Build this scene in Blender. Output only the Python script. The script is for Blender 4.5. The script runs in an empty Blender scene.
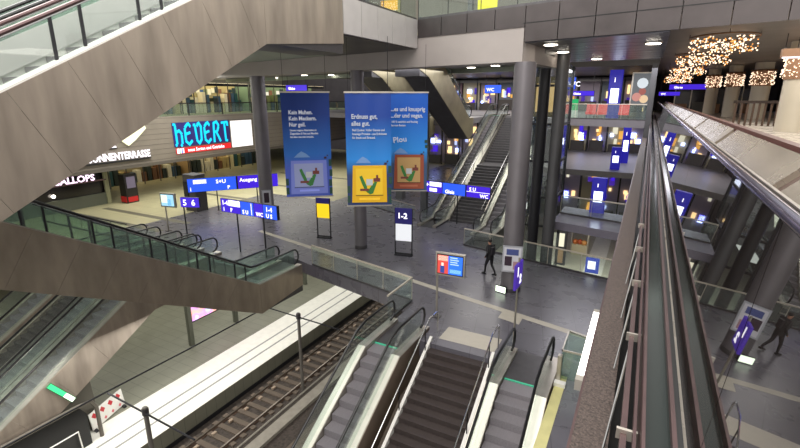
import bpy, bmesh, math, random
from mathutils import Vector, Matrix
random.seed(7)
SC = bpy.context.scene
COL = SC.collection
PI = math.pi

# ------------------------------------------------------------------ camera, world, light, exposure
cam_d = bpy.data.cameras.new('camera')
cam = bpy.data.objects.new('camera', cam_d)
COL.objects.link(cam)
cam_d.sensor_width = 36.0
cam_d.lens = 461.0 * 36.0 / 800.0
cam_d.clip_start = 0.05
cam_d.clip_end = 400
cam.location = (0, 0, 8.2)
cam.rotation_euler = (math.radians(90 - 15.4), 0, math.radians(27.8))
SC.camera = cam

w = bpy.data.worlds.new('World')
SC.world = w
w.use_nodes = True
w.node_tree.nodes['Background'].inputs[0].default_value = (1.0, 0.97, 0.93, 1)
w.node_tree.nodes['Background'].inputs[1].default_value = 0.85

SC.view_settings.view_transform = 'Standard'
SC.view_settings.look = 'None'
SC.view_settings.exposure = 0.1
SC.view_settings.gamma = 1.0
SC.view_settings.use_curve_mapping = False


def area(name, loc, sx, sy, power, color=(1, .96, .9), rot=(0, 0, 0)):
    d = bpy.data.lights.new(name, 'AREA')
    d.shape = 'RECTANGLE'
    d.size, d.size_y = sx, sy
    d.energy = power
    d.color = color
    o = bpy.data.objects.new(name, d)
    COL.objects.link(o)
    o.location = loc
    o.rotation_euler = rot
    return o


def point(name, loc, power, color=(1, .93, .84), r=.25):
    d = bpy.data.lights.new(name, 'POINT')
    d.energy = power
    d.color = color
    d.shadow_soft_size = r
    o = bpy.data.objects.new(name, d)
    COL.objects.link(o)
    o.location = loc
    return o


# hall lighting: unseen area lights added to brighten the hall, decks, platforms and stairs
area('hall_fill', (-4, 8, 17), 12, 12, 1500, (1, .96, .92))
area('hall_fill', (-3, -10, 15), 10, 6, 1500, (1, .95, .9), (math.radians(50), 0, 0))
area('upper_deck_fill', (-16, 8, 16.5), 8, 8, 1500, (1, .98, .94))
area('deck_fill', (-16, 26.5, 9.7), 14, 4, 650, (.95, .95, 1), (0, 0, -.23))
area('deck_fill', (-31, 24, 9.7), 8, 12, 1900, (1, .97, .85))
area('deck_fill', (-2, 33, 9.9), 5, 8, 600, (.95, .93, 1))
area('deck_fill', (-14, 52, 10.2), 20, 10, 1300, (1, .95, .88))
area('deck_fill', (-11, 36, 10.2), 8, 5, 600, (1, .96, .92))
area('gallery_fill', (6, 24, 10.2), 4, 26, 900, (1, .93, .84))
area('platform_fill', (-26, 22, -1.3), 8, 16, 500, (1, .98, .88))
area('platform_fill', (-18.6, 24, -1.6), .8, 26, 520, (1, .98, .93))
area('platform_fill', (-18.6, 8, -1.6), .8, 12, 330, (1, .98, .93))
area('platform_fill', (-33, 11, -1.6), 6, 10, 350, (1, .97, .85))
area('platform_fill', (-4, 34, -1.2), 10, 12, 700, (1, .97, .86))
area('deck_fill', (-3, 52, 5.9), 8, 8, 500, (.95, .94, 1))
area('deck_fill', (-11, 52, 5.9), 6, 8, 300, (1, .96, .9))
area('stair_fill', (-4.5, 5, 5.5), 5, 2, 200, (1, .98, .95))
area('concourse_fill', (-30, 35, 2.6), 8, 20, 450, (1, .96, .8))


# ------------------------------------------------------------------ materials
def lin(c):
    return tuple(((x / 255.) / 12.92 if x / 255. <= .04045 else ((x / 255. + .055) / 1.055) ** 2.4) for x in c)


MATS = {}


def P(name, rgb, rough=.5, metal=0, noise=0, nscale=4, stretch=(1, 1, 1), bump=0, spec=None, coat=0):
    if name in MATS:
        return MATS[name]
    m = bpy.data.materials.new(name)
    m.use_nodes = True
    nt = m.node_tree
    b = nt.nodes['Principled BSDF']
    c = lin(rgb)
    b.inputs['Base Color'].default_value = (*c, 1)
    b.inputs['Roughness'].default_value = rough
    b.inputs['Metallic'].default_value = metal
    if spec is not None:
        b.inputs['Specular IOR Level'].default_value = spec
    if coat:
        b.inputs['Coat Weight'].default_value = coat
    if noise or bump:
        tc = nt.nodes.new('ShaderNodeTexCoord')
        mp = nt.nodes.new('ShaderNodeMapping')
        mp.inputs['Scale'].default_value = stretch
        nz = nt.nodes.new('ShaderNodeTexNoise')
        nz.inputs['Scale'].default_value = nscale
        nz.inputs['Detail'].default_value = 4
        nt.links.new(tc.outputs['Object'], mp.inputs[0])
        nt.links.new(mp.outputs[0], nz.inputs[0])
        if noise:
            cr = nt.nodes.new('ShaderNodeValToRGB')
            cr.color_ramp.elements[0].position = .3
            cr.color_ramp.elements[1].position = .7
            cr.color_ramp.elements[0].color = (*[x * (1 - noise) for x in c], 1)
            cr.color_ramp.elements[1].color = (*[min(1, x * (1 + noise)) for x in c], 1)
            nt.links.new(nz.outputs[0], cr.inputs[0])
            nt.links.new(cr.outputs[0], b.inputs['Base Color'])
            mr = nt.nodes.new('ShaderNodeMapRange')
            mr.inputs['To Min'].default_value = max(.03, rough - .08)
            mr.inputs['To Max'].default_value = rough + .08
            nt.links.new(nz.outputs[0], mr.inputs[0])
            nt.links.new(mr.outputs[0], b.inputs['Roughness'])
        if bump:
            bp = nt.nodes.new('ShaderNodeBump')
            bp.inputs['Strength'].default_value = bump
            bp.inputs['Distance'].default_value = .02
            nt.links.new(nz.outputs[0], bp.inputs['Height'])
            nt.links.new(bp.outputs[0], b.inputs['Normal'])
    MATS[name] = m
    return m


def EM(name, rgb, s=1.0):
    if name in MATS:
        return MATS[name]
    m = bpy.data.materials.new(name)
    m.use_nodes = True
    b = m.node_tree.nodes['Principled BSDF']
    b.inputs['Base Color'].default_value = (*[x * .3 for x in lin(rgb)], 1)
    b.inputs['Roughness'].default_value = .4
    b.inputs['Emission Color'].default_value = (*lin(rgb), 1)
    b.inputs['Emission Strength'].default_value = s
    MATS[name] = m
    return m


def tiles(name, rgb, grout, sx, sy, rough, noise=.12, rot=0, mortar=.012):
    """stone paving: a brick texture laid in object coordinates"""
    m = bpy.data.materials.new(name)
    m.use_nodes = True
    nt = m.node_tree
    b = nt.nodes['Principled BSDF']
    tc = nt.nodes.new('ShaderNodeTexCoord')
    mp = nt.nodes.new('ShaderNodeMapping')
    mp.inputs['Rotation'].default_value = (0, 0, rot)
    br = nt.nodes.new('ShaderNodeTexBrick')
    br.offset = 0
    br.inputs['Scale'].default_value = 1
    br.inputs['Brick Width'].default_value = sx
    br.inputs['Row Height'].default_value = sy
    br.inputs['Mortar Size'].default_value = mortar
    c = lin(rgb)
    br.inputs['Color1'].default_value = (*[x * (1 - noise) for x in c], 1)
    br.inputs['Color2'].default_value = (*[x * (1 + noise) for x in c], 1)
    br.inputs['Mortar'].default_value = (*lin(grout), 1)
    nz = nt.nodes.new('ShaderNodeTexNoise')
    nz.inputs['Scale'].default_value = 1.3
    nz.inputs['Detail'].default_value = 6
    mx = nt.nodes.new('ShaderNodeMixRGB')
    mx.blend_type = 'MULTIPLY'
    mx.inputs[0].default_value = .35
    nt.links.new(tc.outputs['Object'], mp.inputs[0])
    nt.links.new(mp.outputs[0], br.inputs[0])
    nt.links.new(tc.outputs['Object'], nz.inputs[0])
    nt.links.new(br.outputs[0], mx.inputs[1])
    nt.links.new(nz.outputs[0], mx.inputs[2])
    nt.links.new(mx.outputs[0], b.inputs['Base Color'])
    mr = nt.nodes.new('ShaderNodeMapRange')
    mr.inputs['To Min'].default_value = rough * .8
    mr.inputs['To Max'].default_value = rough * 1.3
    nt.links.new(nz.outputs[0], mr.inputs[0])
    nt.links.new(mr.outputs[0], b.inputs['Roughness'])
    MATS[name] = m
    return m


def glass(name, tint=(225, 240, 235), alpha=.14, rough=.03, f0=.04, power=5.0):
    """architectural glass: transparent tinted sheet with fresnel reflection"""
    m = bpy.data.materials.new(name)
    m.use_nodes = True
    nt = m.node_tree
    for n in list(nt.nodes):
        nt.nodes.remove(n)
    out = nt.nodes.new('ShaderNodeOutputMaterial')
    tr = nt.nodes.new('ShaderNodeBsdfTransparent')
    tr.inputs[0].default_value = (*lin(tint), 1)
    df = nt.nodes.new('ShaderNodeBsdfDiffuse')
    df.inputs[0].default_value = (*lin(tint), 1)
    gl = nt.nodes.new('ShaderNodeBsdfGlossy')
    gl.inputs['Roughness'].default_value = rough
    gl.inputs[0].default_value = (1, 1, 1, 1)
    lw = nt.nodes.new('ShaderNodeLayerWeight')
    lw.inputs[0].default_value = .5
    pw = nt.nodes.new('ShaderNodeMath')
    pw.operation = 'POWER'
    pw.inputs[1].default_value = power
    nt.links.new(lw.outputs['Facing'], pw.inputs[0])
    fr = nt.nodes.new('ShaderNodeMath')
    fr.operation = 'MULTIPLY_ADD'
    fr.inputs[1].default_value = .9 - f0
    fr.inputs[2].default_value = f0
    nt.links.new(pw.outputs[0], fr.inputs[0])
    m1 = nt.nodes.new('ShaderNodeMixShader')
    m1.inputs[0].default_value = alpha
    m2 = nt.nodes.new('ShaderNodeMixShader')
    nt.links.new(tr.outputs[0], m1.inputs[1])
    nt.links.new(df.outputs[0], m1.inputs[2])
    nt.links.new(fr.outputs[0], m2.inputs[0])
    nt.links.new(m1.outputs[0], m2.inputs[1])
    nt.links.new(gl.outputs[0], m2.inputs[2])
    nt.links.new(m2.outputs[0], out.inputs[0])
    MATS[name] = m
    return m


STEEL = P('brushed_steel', (172, 160, 147), .4, .65, .22, 1.2, (1, 1.8, .35))
STEEL_L = P('brushed_steel_light', (188, 182, 172), .36, .85, .13, 1.6, (1, 1.4, .5))
STEEL_B = P('brushed_steel_brown', (172, 159, 144), .38, .75, .16, 1.6, (1, 1.4, .5))
STEEL_D = P('dark_steel', (92, 90, 92), .4, .7, .15, 3)
STEEL_O = P('olive_steel', (170, 160, 130), .4, .7, .12, 2)
CHROME = P('chrome', (205, 205, 205), .2, 1)
BLACK = P('black_rubber', (18, 18, 20), .35)
DARK = P('dark_paint', (38, 38, 42), .5, .2)
COLM = P('column_paint', (118, 114, 118), .42, .35, .08, 1.2)
COLD = P('dark_column_paint', (94, 94, 96), .42, .4, .1, 1.2)
FASC = P('white_fascia', (196, 192, 190), .45, .1, .05, 2)
FASD = P('dark_fascia', (80, 74, 74), .4, .45, .12, 1.5)
BEAM = P('beam_plaster', (168, 160, 156), .5, .05, .06, .8)
SOFF = P('soffit', (86, 82, 80), .42, .35, .1, 1.0)
SOFL = P('soffit_light', (158, 168, 156), .5, .1, .08, .8)
FLOOR = tiles('concourse_stone', (102, 100, 108), (78, 76, 82), 1.2, 1.2, .27, .05, math.radians(-13.2))
FLOOR_LIT = tiles('forecourt_stone_lit', (186, 180, 146), (140, 134, 108), 2.4, 1.2, .4, .05)  # yellowish lamplight on this floor is mixed into the stone colour
PLAT = tiles('platform_stone', (142, 142, 126), (112, 112, 100), 1.2, .6, .4, .04)
STRIPE = P('pale_stone', (178, 172, 158), .4, 0, .06, 4)
WHITE = P('white_paint', (232, 230, 224), .4, 0, .04, 4)
PEDGE = P('platform_edge_white', (240, 238, 228), .35, 0, .05, 3)
GREYL = P('guide_strip_grey', (150, 150, 146), .5)
BALLAST = P('ballast', (74, 66, 60), .9, 0, .4, 9, bump=.9)
CONC = P('concrete', (112, 100, 88), .8, 0, .15, 2.5, bump=.2)
CONCL = P('concrete_light', (158, 152, 140), .8, 0, .12, 3)
RAIL = P('rail_steel', (150, 140, 130), .3, .9)
RUST = P('speckled_beam', (84, 73, 68), .55, .3, .6, 55, bump=.4)
PINKM = P('rail_brown', (88, 68, 68), .35, .5, .12, 5)
TREAD = P('step_metal', (132, 128, 132), .42, .3, .12, 22, (1, 9, 1))
TREADD = P('stair_stone', (62, 54, 52), .5, .05, .15, 8)
TREADF = P('stair_stone_grey', (84, 82, 84), .45, .1, .12, 8)
BENCH = P('bench_steel', (166, 155, 140), .26, .55, .06, 1.5)
GL = glass('clear_glass', (242, 248, 245), .03, .02)
GLG = glass('green_glass', (224, 236, 230), .06, .03)
GLD = glass('smoked_glass', (120, 108, 102), .10, .01, .10, 2.6)
LAMP = EM('lamp_white', (255, 244, 226), 9)
LAMPS = EM('lamp_strip', (255, 250, 240), 5)
LAMPB = EM('lamp_blue', (170, 190, 255), 6)
WARM = EM('warm_shop_light', (255, 214, 150), 1.5)
FAIRY = EM('fairy_light', (255, 222, 190), 2.2)
SIGNB = EM('sign_blue', (66, 34, 214), .95)
SIGNC = EM('sign_bright_blue', (44, 92, 240), 1.0)
SIGNW = EM('sign_white', (250, 246, 255), 1.5)
PURP = EM('sign_purple', (72, 40, 168), .7)
CYAN = EM('neon_cyan', (20, 200, 240), 1.25)
REDL = EM('sign_red', (225, 40, 40), .9)
GRNL = EM('exit_green', (60, 220, 130), 1.6)
YELL = EM('sign_yellow', (255, 214, 30), .95)
BNAVY = P('sign_blue_paint', (46, 38, 150), .4)
COLOR = {}


def col(name, rgb, rough=.5, em=0):
    k = name
    if k not in COLOR:
        COLOR[k] = EM(name, rgb, em) if em else P(name, rgb, rough)
    return COLOR[k]


# ------------------------------------------------------------------ mesh helpers
def chain(o):
    v = Vector((0, 0, 0))
    while o is not None:
        v = v + o.location
        o = o.parent
    return v


class MB:
    def __init__(s):
        s.v = []
        s.f = []

    def add(s, vs, fs, M=None):
        n = len(s.v)
        for p in vs:
            p = Vector(p)
            s.v.append(M @ p if M is not None else p)
        s.f += [tuple(i + n for i in f) for f in fs]
        return s

    def box(s, x0, x1, y0, y1, z0, z1, M=None, bev=0):
        if bev:
            b = bev
            ring = [(x0 + b, y0), (x1 - b, y0), (x1, y0 + b), (x1, y1 - b), (x1 - b, y1), (x0 + b, y1), (x0, y1 - b), (x0, y0 + b)]
            vs = [(p[0], p[1], z0) for p in ring] + [(p[0], p[1], z1) for p in ring]
            fs = [tuple(reversed(range(8))), tuple(range(8, 16))] + [(i, (i + 1) % 8, 8 + (i + 1) % 8, 8 + i) for i in range(8)]
            return s.add(vs, fs, M)
        vs = [(x0, y0, z0), (x1, y0, z0), (x1, y1, z0), (x0, y1, z0), (x0, y0, z1), (x1, y0, z1), (x1, y1, z1), (x0, y1, z1)]
        fs = [(0, 3, 2, 1), (4, 5, 6, 7), (0, 1, 5, 4), (1, 2, 6, 5), (2, 3, 7, 6), (3, 0, 4, 7)]
        return s.add(vs, fs, M)

    def prism_x(s, poly, x0, x1, M=None):
        """poly in (y,z), extruded along x"""
        n = len(poly)
        vs = [(x0, a, b) for a, b in poly] + [(x1, a, b) for a, b in poly]
        fs = [tuple(range(n)), tuple(reversed(range(n, 2 * n)))] + [(i, i + n, (i + 1) % n + n, (i + 1) % n) for i in range(n)]
        return s.add(vs, fs, M)

    def prism_z(s, poly, z0, z1, M=None):
        n = len(poly)
        vs = [(a, b, z0) for a, b in poly] + [(a, b, z1) for a, b in poly]
        fs = [tuple(reversed(range(n))), tuple(range(n, 2 * n))] + [(i, (i + 1) % n, (i + 1) % n + n, i + n) for i in range(n)]
        return s.add(vs, fs, M)

    def tube(s, pts, r, seg=8, M=None, closed=False):
        pts = [Vector(p) for p in pts]
        n = len(pts)
        rings = []
        for i, p in enumerate(pts):
            if i == 0:
                t = pts[1] - p
            elif i == n - 1:
                t = p - pts[i - 1]
            else:
                t = (pts[i + 1] - p).normalized() + (p - pts[i - 1]).normalized()
            t = t.normalized() if t.length > 1e-6 else Vector((0, 0, 1))
            ref = Vector((1, 0, 0)) if abs(t.x) < .9 else Vector((0, 0, 1))
            a = t.cross(ref).normalized()
            b = t.cross(a)
            rr = r[i] if isinstance(r, (list, tuple)) else r
            rings.append([p + (a * math.cos(2 * PI * k / seg) + b * math.sin(2 * PI * k / seg)) * rr for k in range(seg)])
        vs = [q for ring in rings for q in ring]
        fs = []
        for i in range(n - 1):
            for k in range(seg):
                fs.append((i * seg + k, i * seg + (k + 1) % seg, (i + 1) * seg + (k + 1) % seg, (i + 1) * seg + k))
        fs.append(tuple(reversed(range(seg))))
        fs.append(tuple((n - 1) * seg + k for k in range(seg)))
        return s.add(vs, fs, M)

    def ball(s, c, r, M=None):
        c = Vector(c)
        t = (1 + 5 ** .5) / 2
        vs = [(-1, t, 0), (1, t, 0), (-1, -t, 0), (1, -t, 0), (0, -1, t), (0, 1, t), (0, -1, -t), (0, 1, -t), (t, 0, -1), (t, 0, 1), (-t, 0, -1), (-t, 0, 1)]
        fs = [(0, 11, 5), (0, 5, 1), (0, 1, 7), (0, 7, 10), (0, 10, 11), (1, 5, 9), (5, 11, 4), (11, 10, 2), (10, 7, 6), (7, 1, 8), (3, 9, 4), (3, 4, 2), (3, 2, 6), (3, 6, 8), (3, 8, 9), (4, 9, 5), (2, 4, 11), (6, 2, 10), (8, 6, 7), (9, 8, 1)]
        return s.add([c + Vector(v).normalized() * r for v in vs], fs, M)

    def build(s, name, mat, parent=None, smooth=False, world=True):
        me = bpy.data.meshes.new(name)
        off = chain(parent) if world else Vector((0, 0, 0))
        me.from_pydata([tuple(v - off) for v in s.v], [], s.f)
        bm = bmesh.new()
        bm.from_mesh(me)
        bmesh.ops.recalc_face_normals(bm, faces=bm.faces)
        bm.to_mesh(me)
        bm.free()
        if smooth:
            for p in me.polygons:
                p.use_smooth = True
            try:
                me.set_sharp_from_angle(angle=math.radians(40))
            except Exception:
                pass
        me.materials.append(mat)
        o = bpy.data.objects.new(name, me)
        COL.objects.link(o)
        if parent is not None:
            o.parent = parent
        return o


def tag(o, label, cat, group=None, kind=None):
    o['label'] = label
    o['category'] = cat
    if group:
        o['group'] = group
    if kind:
        o['kind'] = kind
    return o


def thing(name, label, cat, loc=(0, 0, 0), rz=0, group=None):
    o = bpy.data.objects.new(name, None)
    COL.objects.link(o)
    o.location = loc
    o.rotation_euler = (0, 0, rz)
    o.empty_display_size = .2
    return tag(o, label, cat, group)


def structure(name, mb, mat, label=None):
    o = mb.build(name, mat)
    o['kind'] = 'structure'
    if label:
        o['label'] = label
    return o


def kids(o):
    return [c for c in bpy.data.objects if c.parent == o]


def copy_tree(o, parent=None):
    c = o.copy()
    COL.objects.link(c)
    if parent is not None:
        c.parent = parent
    for ch in kids(o):
        copy_tree(ch, c)
    return c


def frame(origin, right, up=(0, 0, 1)):
    """matrix whose x axis is right, y axis is up and z axis the normal"""
    r = Vector(right).normalized()
    u = Vector(up)
    n = r.cross(u).normalized()
    u = n.cross(r).normalized()
    M = Matrix((r, u, n)).transposed().to_4x4()
    M.translation = Vector(origin)
    return M


def text(s, size, mat, M, parent, name='lettering', bold=.0, depth=.006, align='LEFT', sx=1.0):
    cu = bpy.data.curves.new(name, 'FONT')
    cu.body = s
    cu.size = size
    cu.extrude = depth
    cu.offset = bold
    cu.align_x = align
    cu.resolution_u = 2
    t = bpy.data.objects.new(name, cu)
    me = bpy.data.meshes.new_from_object(t)
    bpy.data.objects.remove(t)
    off = chain(parent)
    me.transform(Matrix.Translation(-off) @ M @ Matrix.Diagonal((sx, 1, 1, 1)))
    me.materials.clear()
    me.materials.append(mat)
    o = bpy.data.objects.new(name, me)
    COL.objects.link(o)
    if parent is not None:
        o.parent = parent
    return o


def S(x, y0=19.7, x0=-9.5):
    """the bridge, the floor band and the railings all run along this skew line"""
    return y0 - .2346 * (x - x0)


SD = Vector((.9736, -.2284, 0))

# ------------------------------------------------------------------ THE SETTING: floors
OPEN_Y = lambda x: 17.25 - .2346 * (x + 14.0)


def floors():
    # concourse at z = 0
    f = MB()
    far = lambda x: 23.9 - .2346 * (x + 7.9)
    f.prism_z([(-29, 15.4), (-16.25, 15.4), (-16.25, OPEN_Y(-16.25) + .1), (-14.1, OPEN_Y(-14.1)), (-7.65, OPEN_Y(-7.65)), (-7.65, 13.1), (-1.45, 13.1), (-1.45, -4), (2.5, -4), (2.5, far(2.5)), (-8.6, far(-8.6)), (-8.6, 62), (-22, 62), (-22, 30), (-29, 30)], -.6, 0)
    o = structure('floor', f, FLOOR, 'dark blue-grey stone concourse floor')
    f = MB()
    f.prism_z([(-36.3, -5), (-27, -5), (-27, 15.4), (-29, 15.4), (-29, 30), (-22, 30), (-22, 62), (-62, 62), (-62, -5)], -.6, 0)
    structure('floor.001', f, FLOOR_LIT, 'stone floor of the shopping side, yellow lamplight put into its olive colour')
    # platform level
    f = MB()
    f.box(-60, -17.3, -6, 62, -6.9, -6.1)
    structure('floor.002', f, PLAT, 'pale platform floor beside the sunken track')
    f = MB()
    f.box(-12.9, 6, 21, 70, -6.9, -6.1)
    structure('floor.003', f, P('lower_hall_stone', (190, 186, 170), .4, 0, .06, 2), 'pale lower floor seen through the far opening')
    f = MB()
    f.box(-17.3, -12.9, -6, 62, -7.4, -7.15)
    f.box(-12.9, -6, -6, 21, -7.4, -7.15)
    structure('floor.004', f, BALLAST, 'brown ballast of the track bed')
    f = MB()
    f.box(-12.6, 2, -8, 21, -7.15, -7.0)
    structure('floor.005', f, CONC, 'brown concrete beside the track')
    # the pale band let into the concourse floor
    b = MB()
    y = lambda x: 17.35 - .2346 * (x + 5.8) - .35
    b.prism_z([(-21, y(-21)), (.2, y(.2)), (.2, y(.2) + .32), (-21, y(-21) + .32)], 0, .006)
    b.prism_z([(-4.2, y(-4.2)), (-3.35, y(-3.35)), (-3.35, y(-3.35) - .55), (-4.2, y(-4.2) - .55)], 0, .006)
    structure('trim_1', b, STRIPE, 'pale stone band crossing the dark floor')
    b = MB()
    b.box(-5.6, -3.6, 13.55, 14.5, 0, .006)
    structure('trim_2', b, STRIPE, 'pale tactile field at the head of the stairs')
    b = MB()
    b.box(-1.5, -1.22, 2, 13.2, .0, .012)
    b.box(-.72, -.42, 2, 16.5, .0, .012)
    structure('trim_3', b, P('yellow_edge', (206, 200, 140), .5, 0, .08, 3), 'yellow edge lines on the floor beside the right escalator')
    # white platform edge, its glossy reflection painted in as white, with guide strips
    b = MB()
    b.box(-20.2, -17.3, -6, 60, -6.1, -6.085)
    structure('trim_4', b, PEDGE, 'white platform edge band with its glossy reflection painted in')
    b = MB()
    for x in (-18.95, -18.25):
        b.box(x, x + .11, -6, 60, -6.085, -6.075)
    structure('trim_5', b, GREYL, 'grey guide strips in the platform edge')
    b = MB()
    b.box(-29.5, -29.2, -6, 60, -6.1, -6.085)
    b.box(-33.5, -31.5, -6, 60, -6.1, -6.085)
    b.box(-36.5, -34.5, -6, 60, -6.1, -6.085)
    structure('trim_6', b, PEDGE, 'white bands on the far platform')
    b = MB()
    b.box(-14.25, -13.65, -6, 21, -7.15, -6.98)
    structure('trim_7', b, CONCL, 'pale concrete kerb beside the track')
    # olive floor: dark joints of the forecourt
    b = MB()
    for yy in (17.5, 19.6, 27, 33, 39):
        b.box(-36, -26.5, yy, yy + .5, 0, .006)
    structure('trim_8', b, P('forecourt_joint', (98, 94, 80), .5), 'darker bands in the olive floor')


floors()

# side faces of the wells
m = MB()
m.box(-17.42, -17.3, -6, 60, -7.3, -6.9)
structure('wall_platform', m, DARK)
m = MB()
m.box(-62, 14, 70, 70.4, -7.4, 18)
structure('wall_back', m, P('far_wall', (84, 80, 84), .6, 0, .2, .6))
m = MB()
m.box(-62.4, -62, -6, 70, -7.4, 18)
structure('wall_left', m, P('left_far_wall', (120, 116, 100), .6, 0, .1, .4))
m = MB()
m.box(2.5, 2.9, -6, 70, -7.4, 6.0)
structure('wall_right', m, P('dark_wall', (54, 44, 46), .6, 0, .1, .8))


# ------------------------------------------------------------------ THE SETTING: upper decks
def decks():
    # soffits and beam of the bridge
    m = MB()
    m.prism_z([(-62, -4), (-11.9, 11.2), (-9.62, 13.9), (-9.62, 19.7), (-62, 32.0)], 10.3, 11.35)
    structure('ceiling', m, SOFL, 'pale green-grey underside of the upper deck')
    m = MB()
    m.prism_z([(-15, 14.0), (-9.63, 13.95), (-9.63, 19.55), (-15, 20.8)], 10.24, 10.3)
    structure('ceiling.001', m, SOFF, 'brown-grey underside beside the escalator landing')
    m = MB()
    for k in range(5):
        y0 = 13.95 + k * 1.15
        m.box(-9.62, -9.5, y0, y0 + 1.12, 10.28, 11.45)
    structure('trim_9', m, FASC, 'white panelled edge of the upper deck')
    # dark panelled fascia of the bridge
    m = MB()
    x = -9.5
    while x < 9:
        x1 = x + 1.22
        lo = 10.72 if x < -4.6 else 10.2
        a = Vector((x, S(x), 0))
        M = Matrix.Identity(4)
        m.add([(x, S(x), lo), (x1, S(x1), lo), (x1, S(x1), 11.45), (x, S(x), 11.45), (x, S(x) + .12, lo), (x1, S(x1) + .12, lo), (x1, S(x1) + .12, 11.45), (x, S(x) + .12, 11.45)],
              [(0, 1, 2, 3), (4, 7, 6, 5), (0, 4, 5, 1), (3, 2, 6, 7), (0, 3, 7, 4), (1, 5, 6, 2)])
        x += 1.25
    structure('trim_10', m, FASD, 'dark panelled edge of the bridge')
    m = MB()
    for zz in (10.83,):
        m.add([(-4.6, S(-4.6) - .012, zz), (9, S(9) - .012, zz), (9, S(9) - .012, zz + .03), (-4.6, S(-4.6) - .012, zz + .03)], [(0, 1, 2, 3)])
    structure('trim_11', m, BLACK)
    m = MB()
    m.prism_z([(-9.5, S(-9.5) + .14), (9, S(9) + .14), (9, S(9) + 18), (-4.5, S(-4.5) + 9.8), (-9.5, S(-9.5) + 9.8)], 10.75, 11.4)
    structure('floor.006', m, SOFF, 'deck of the bridge')
    # box beam under the bridge
    m = MB()
    m.prism_z([(-36, S(-36) + .05), (-4.55, S(-4.55) + .05), (-4.3, S(-4.55) + 1.0), (-36, S(-36) + 1.2)], 9.5, 10.74)
    m.prism_z([(-4.95, 18.8), (-4.5, 18.75), (-4.05, 23.1), (-4.5, 23.1)], 9.5, 10.16)
    structure('ceiling.002', m, BEAM, 'pale box beam under the bridge')
    # soffit with downlights behind the beam
    m = MB()
    m.prism_z([(-40, S(-40) + 1.2), (-4.55, S(-4.55) + 1.0), (-4.0, S(-4.55) + 4), (-7, S(-7) + 9.6), (-40, S(-40) + 9.6)], 9.98, 10.2)
    structure('ceiling.003', m, SOFF, 'dark soffit with downlights behind the beam')
    m = MB()
    m.prism_z([(-40, S(-40) + 9.6), (-7, S(-7) + 9.6), (-7, S(-7) + 10.2), (-40, S(-40) + 10.2)], 9.7, 10.6)
    structure('trim_12', m, SOFL, 'pale rear edge of the soffit')
    # soffit right of the beam, shiny panels
    m = MB()
    for k in range(9):
        a = S(0) - 17.0
        y0 = 1.0 + k * 1.25
        m.prism_z([(-4.5, S(-4.5) + y0 - .85), (.25, S(.25) + y0 - .85), (.25, S(.25) + y0 + .36), (-4.5, S(-4.5) + y0 + .36)], 10.16, 10.24)
    structure('ceiling.004', m, P('metal_ceiling', (92, 92, 100), .3, .8, .08, 1), 'shiny metal panels under the bridge')
    # ceiling over the right gallery
    m = MB()
    m.prism_z([(.2, 18), (14, 16), (14, 70), (.2, 70)], 10.7, 10.9)
    structure('ceiling.005', m, P('gallery_ceiling', (84, 78, 74), .5, 0, .06, .8), 'dark ceiling of the right gallery')
    # upper level wall behind the railing
    m = MB()
    m.box(-36, 14, 34, 34.3, 11.4, 16)
    structure('wall_upper', m, P('upper_wall', (150, 144, 132), .6, 0, .1, .5))


decks()


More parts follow.
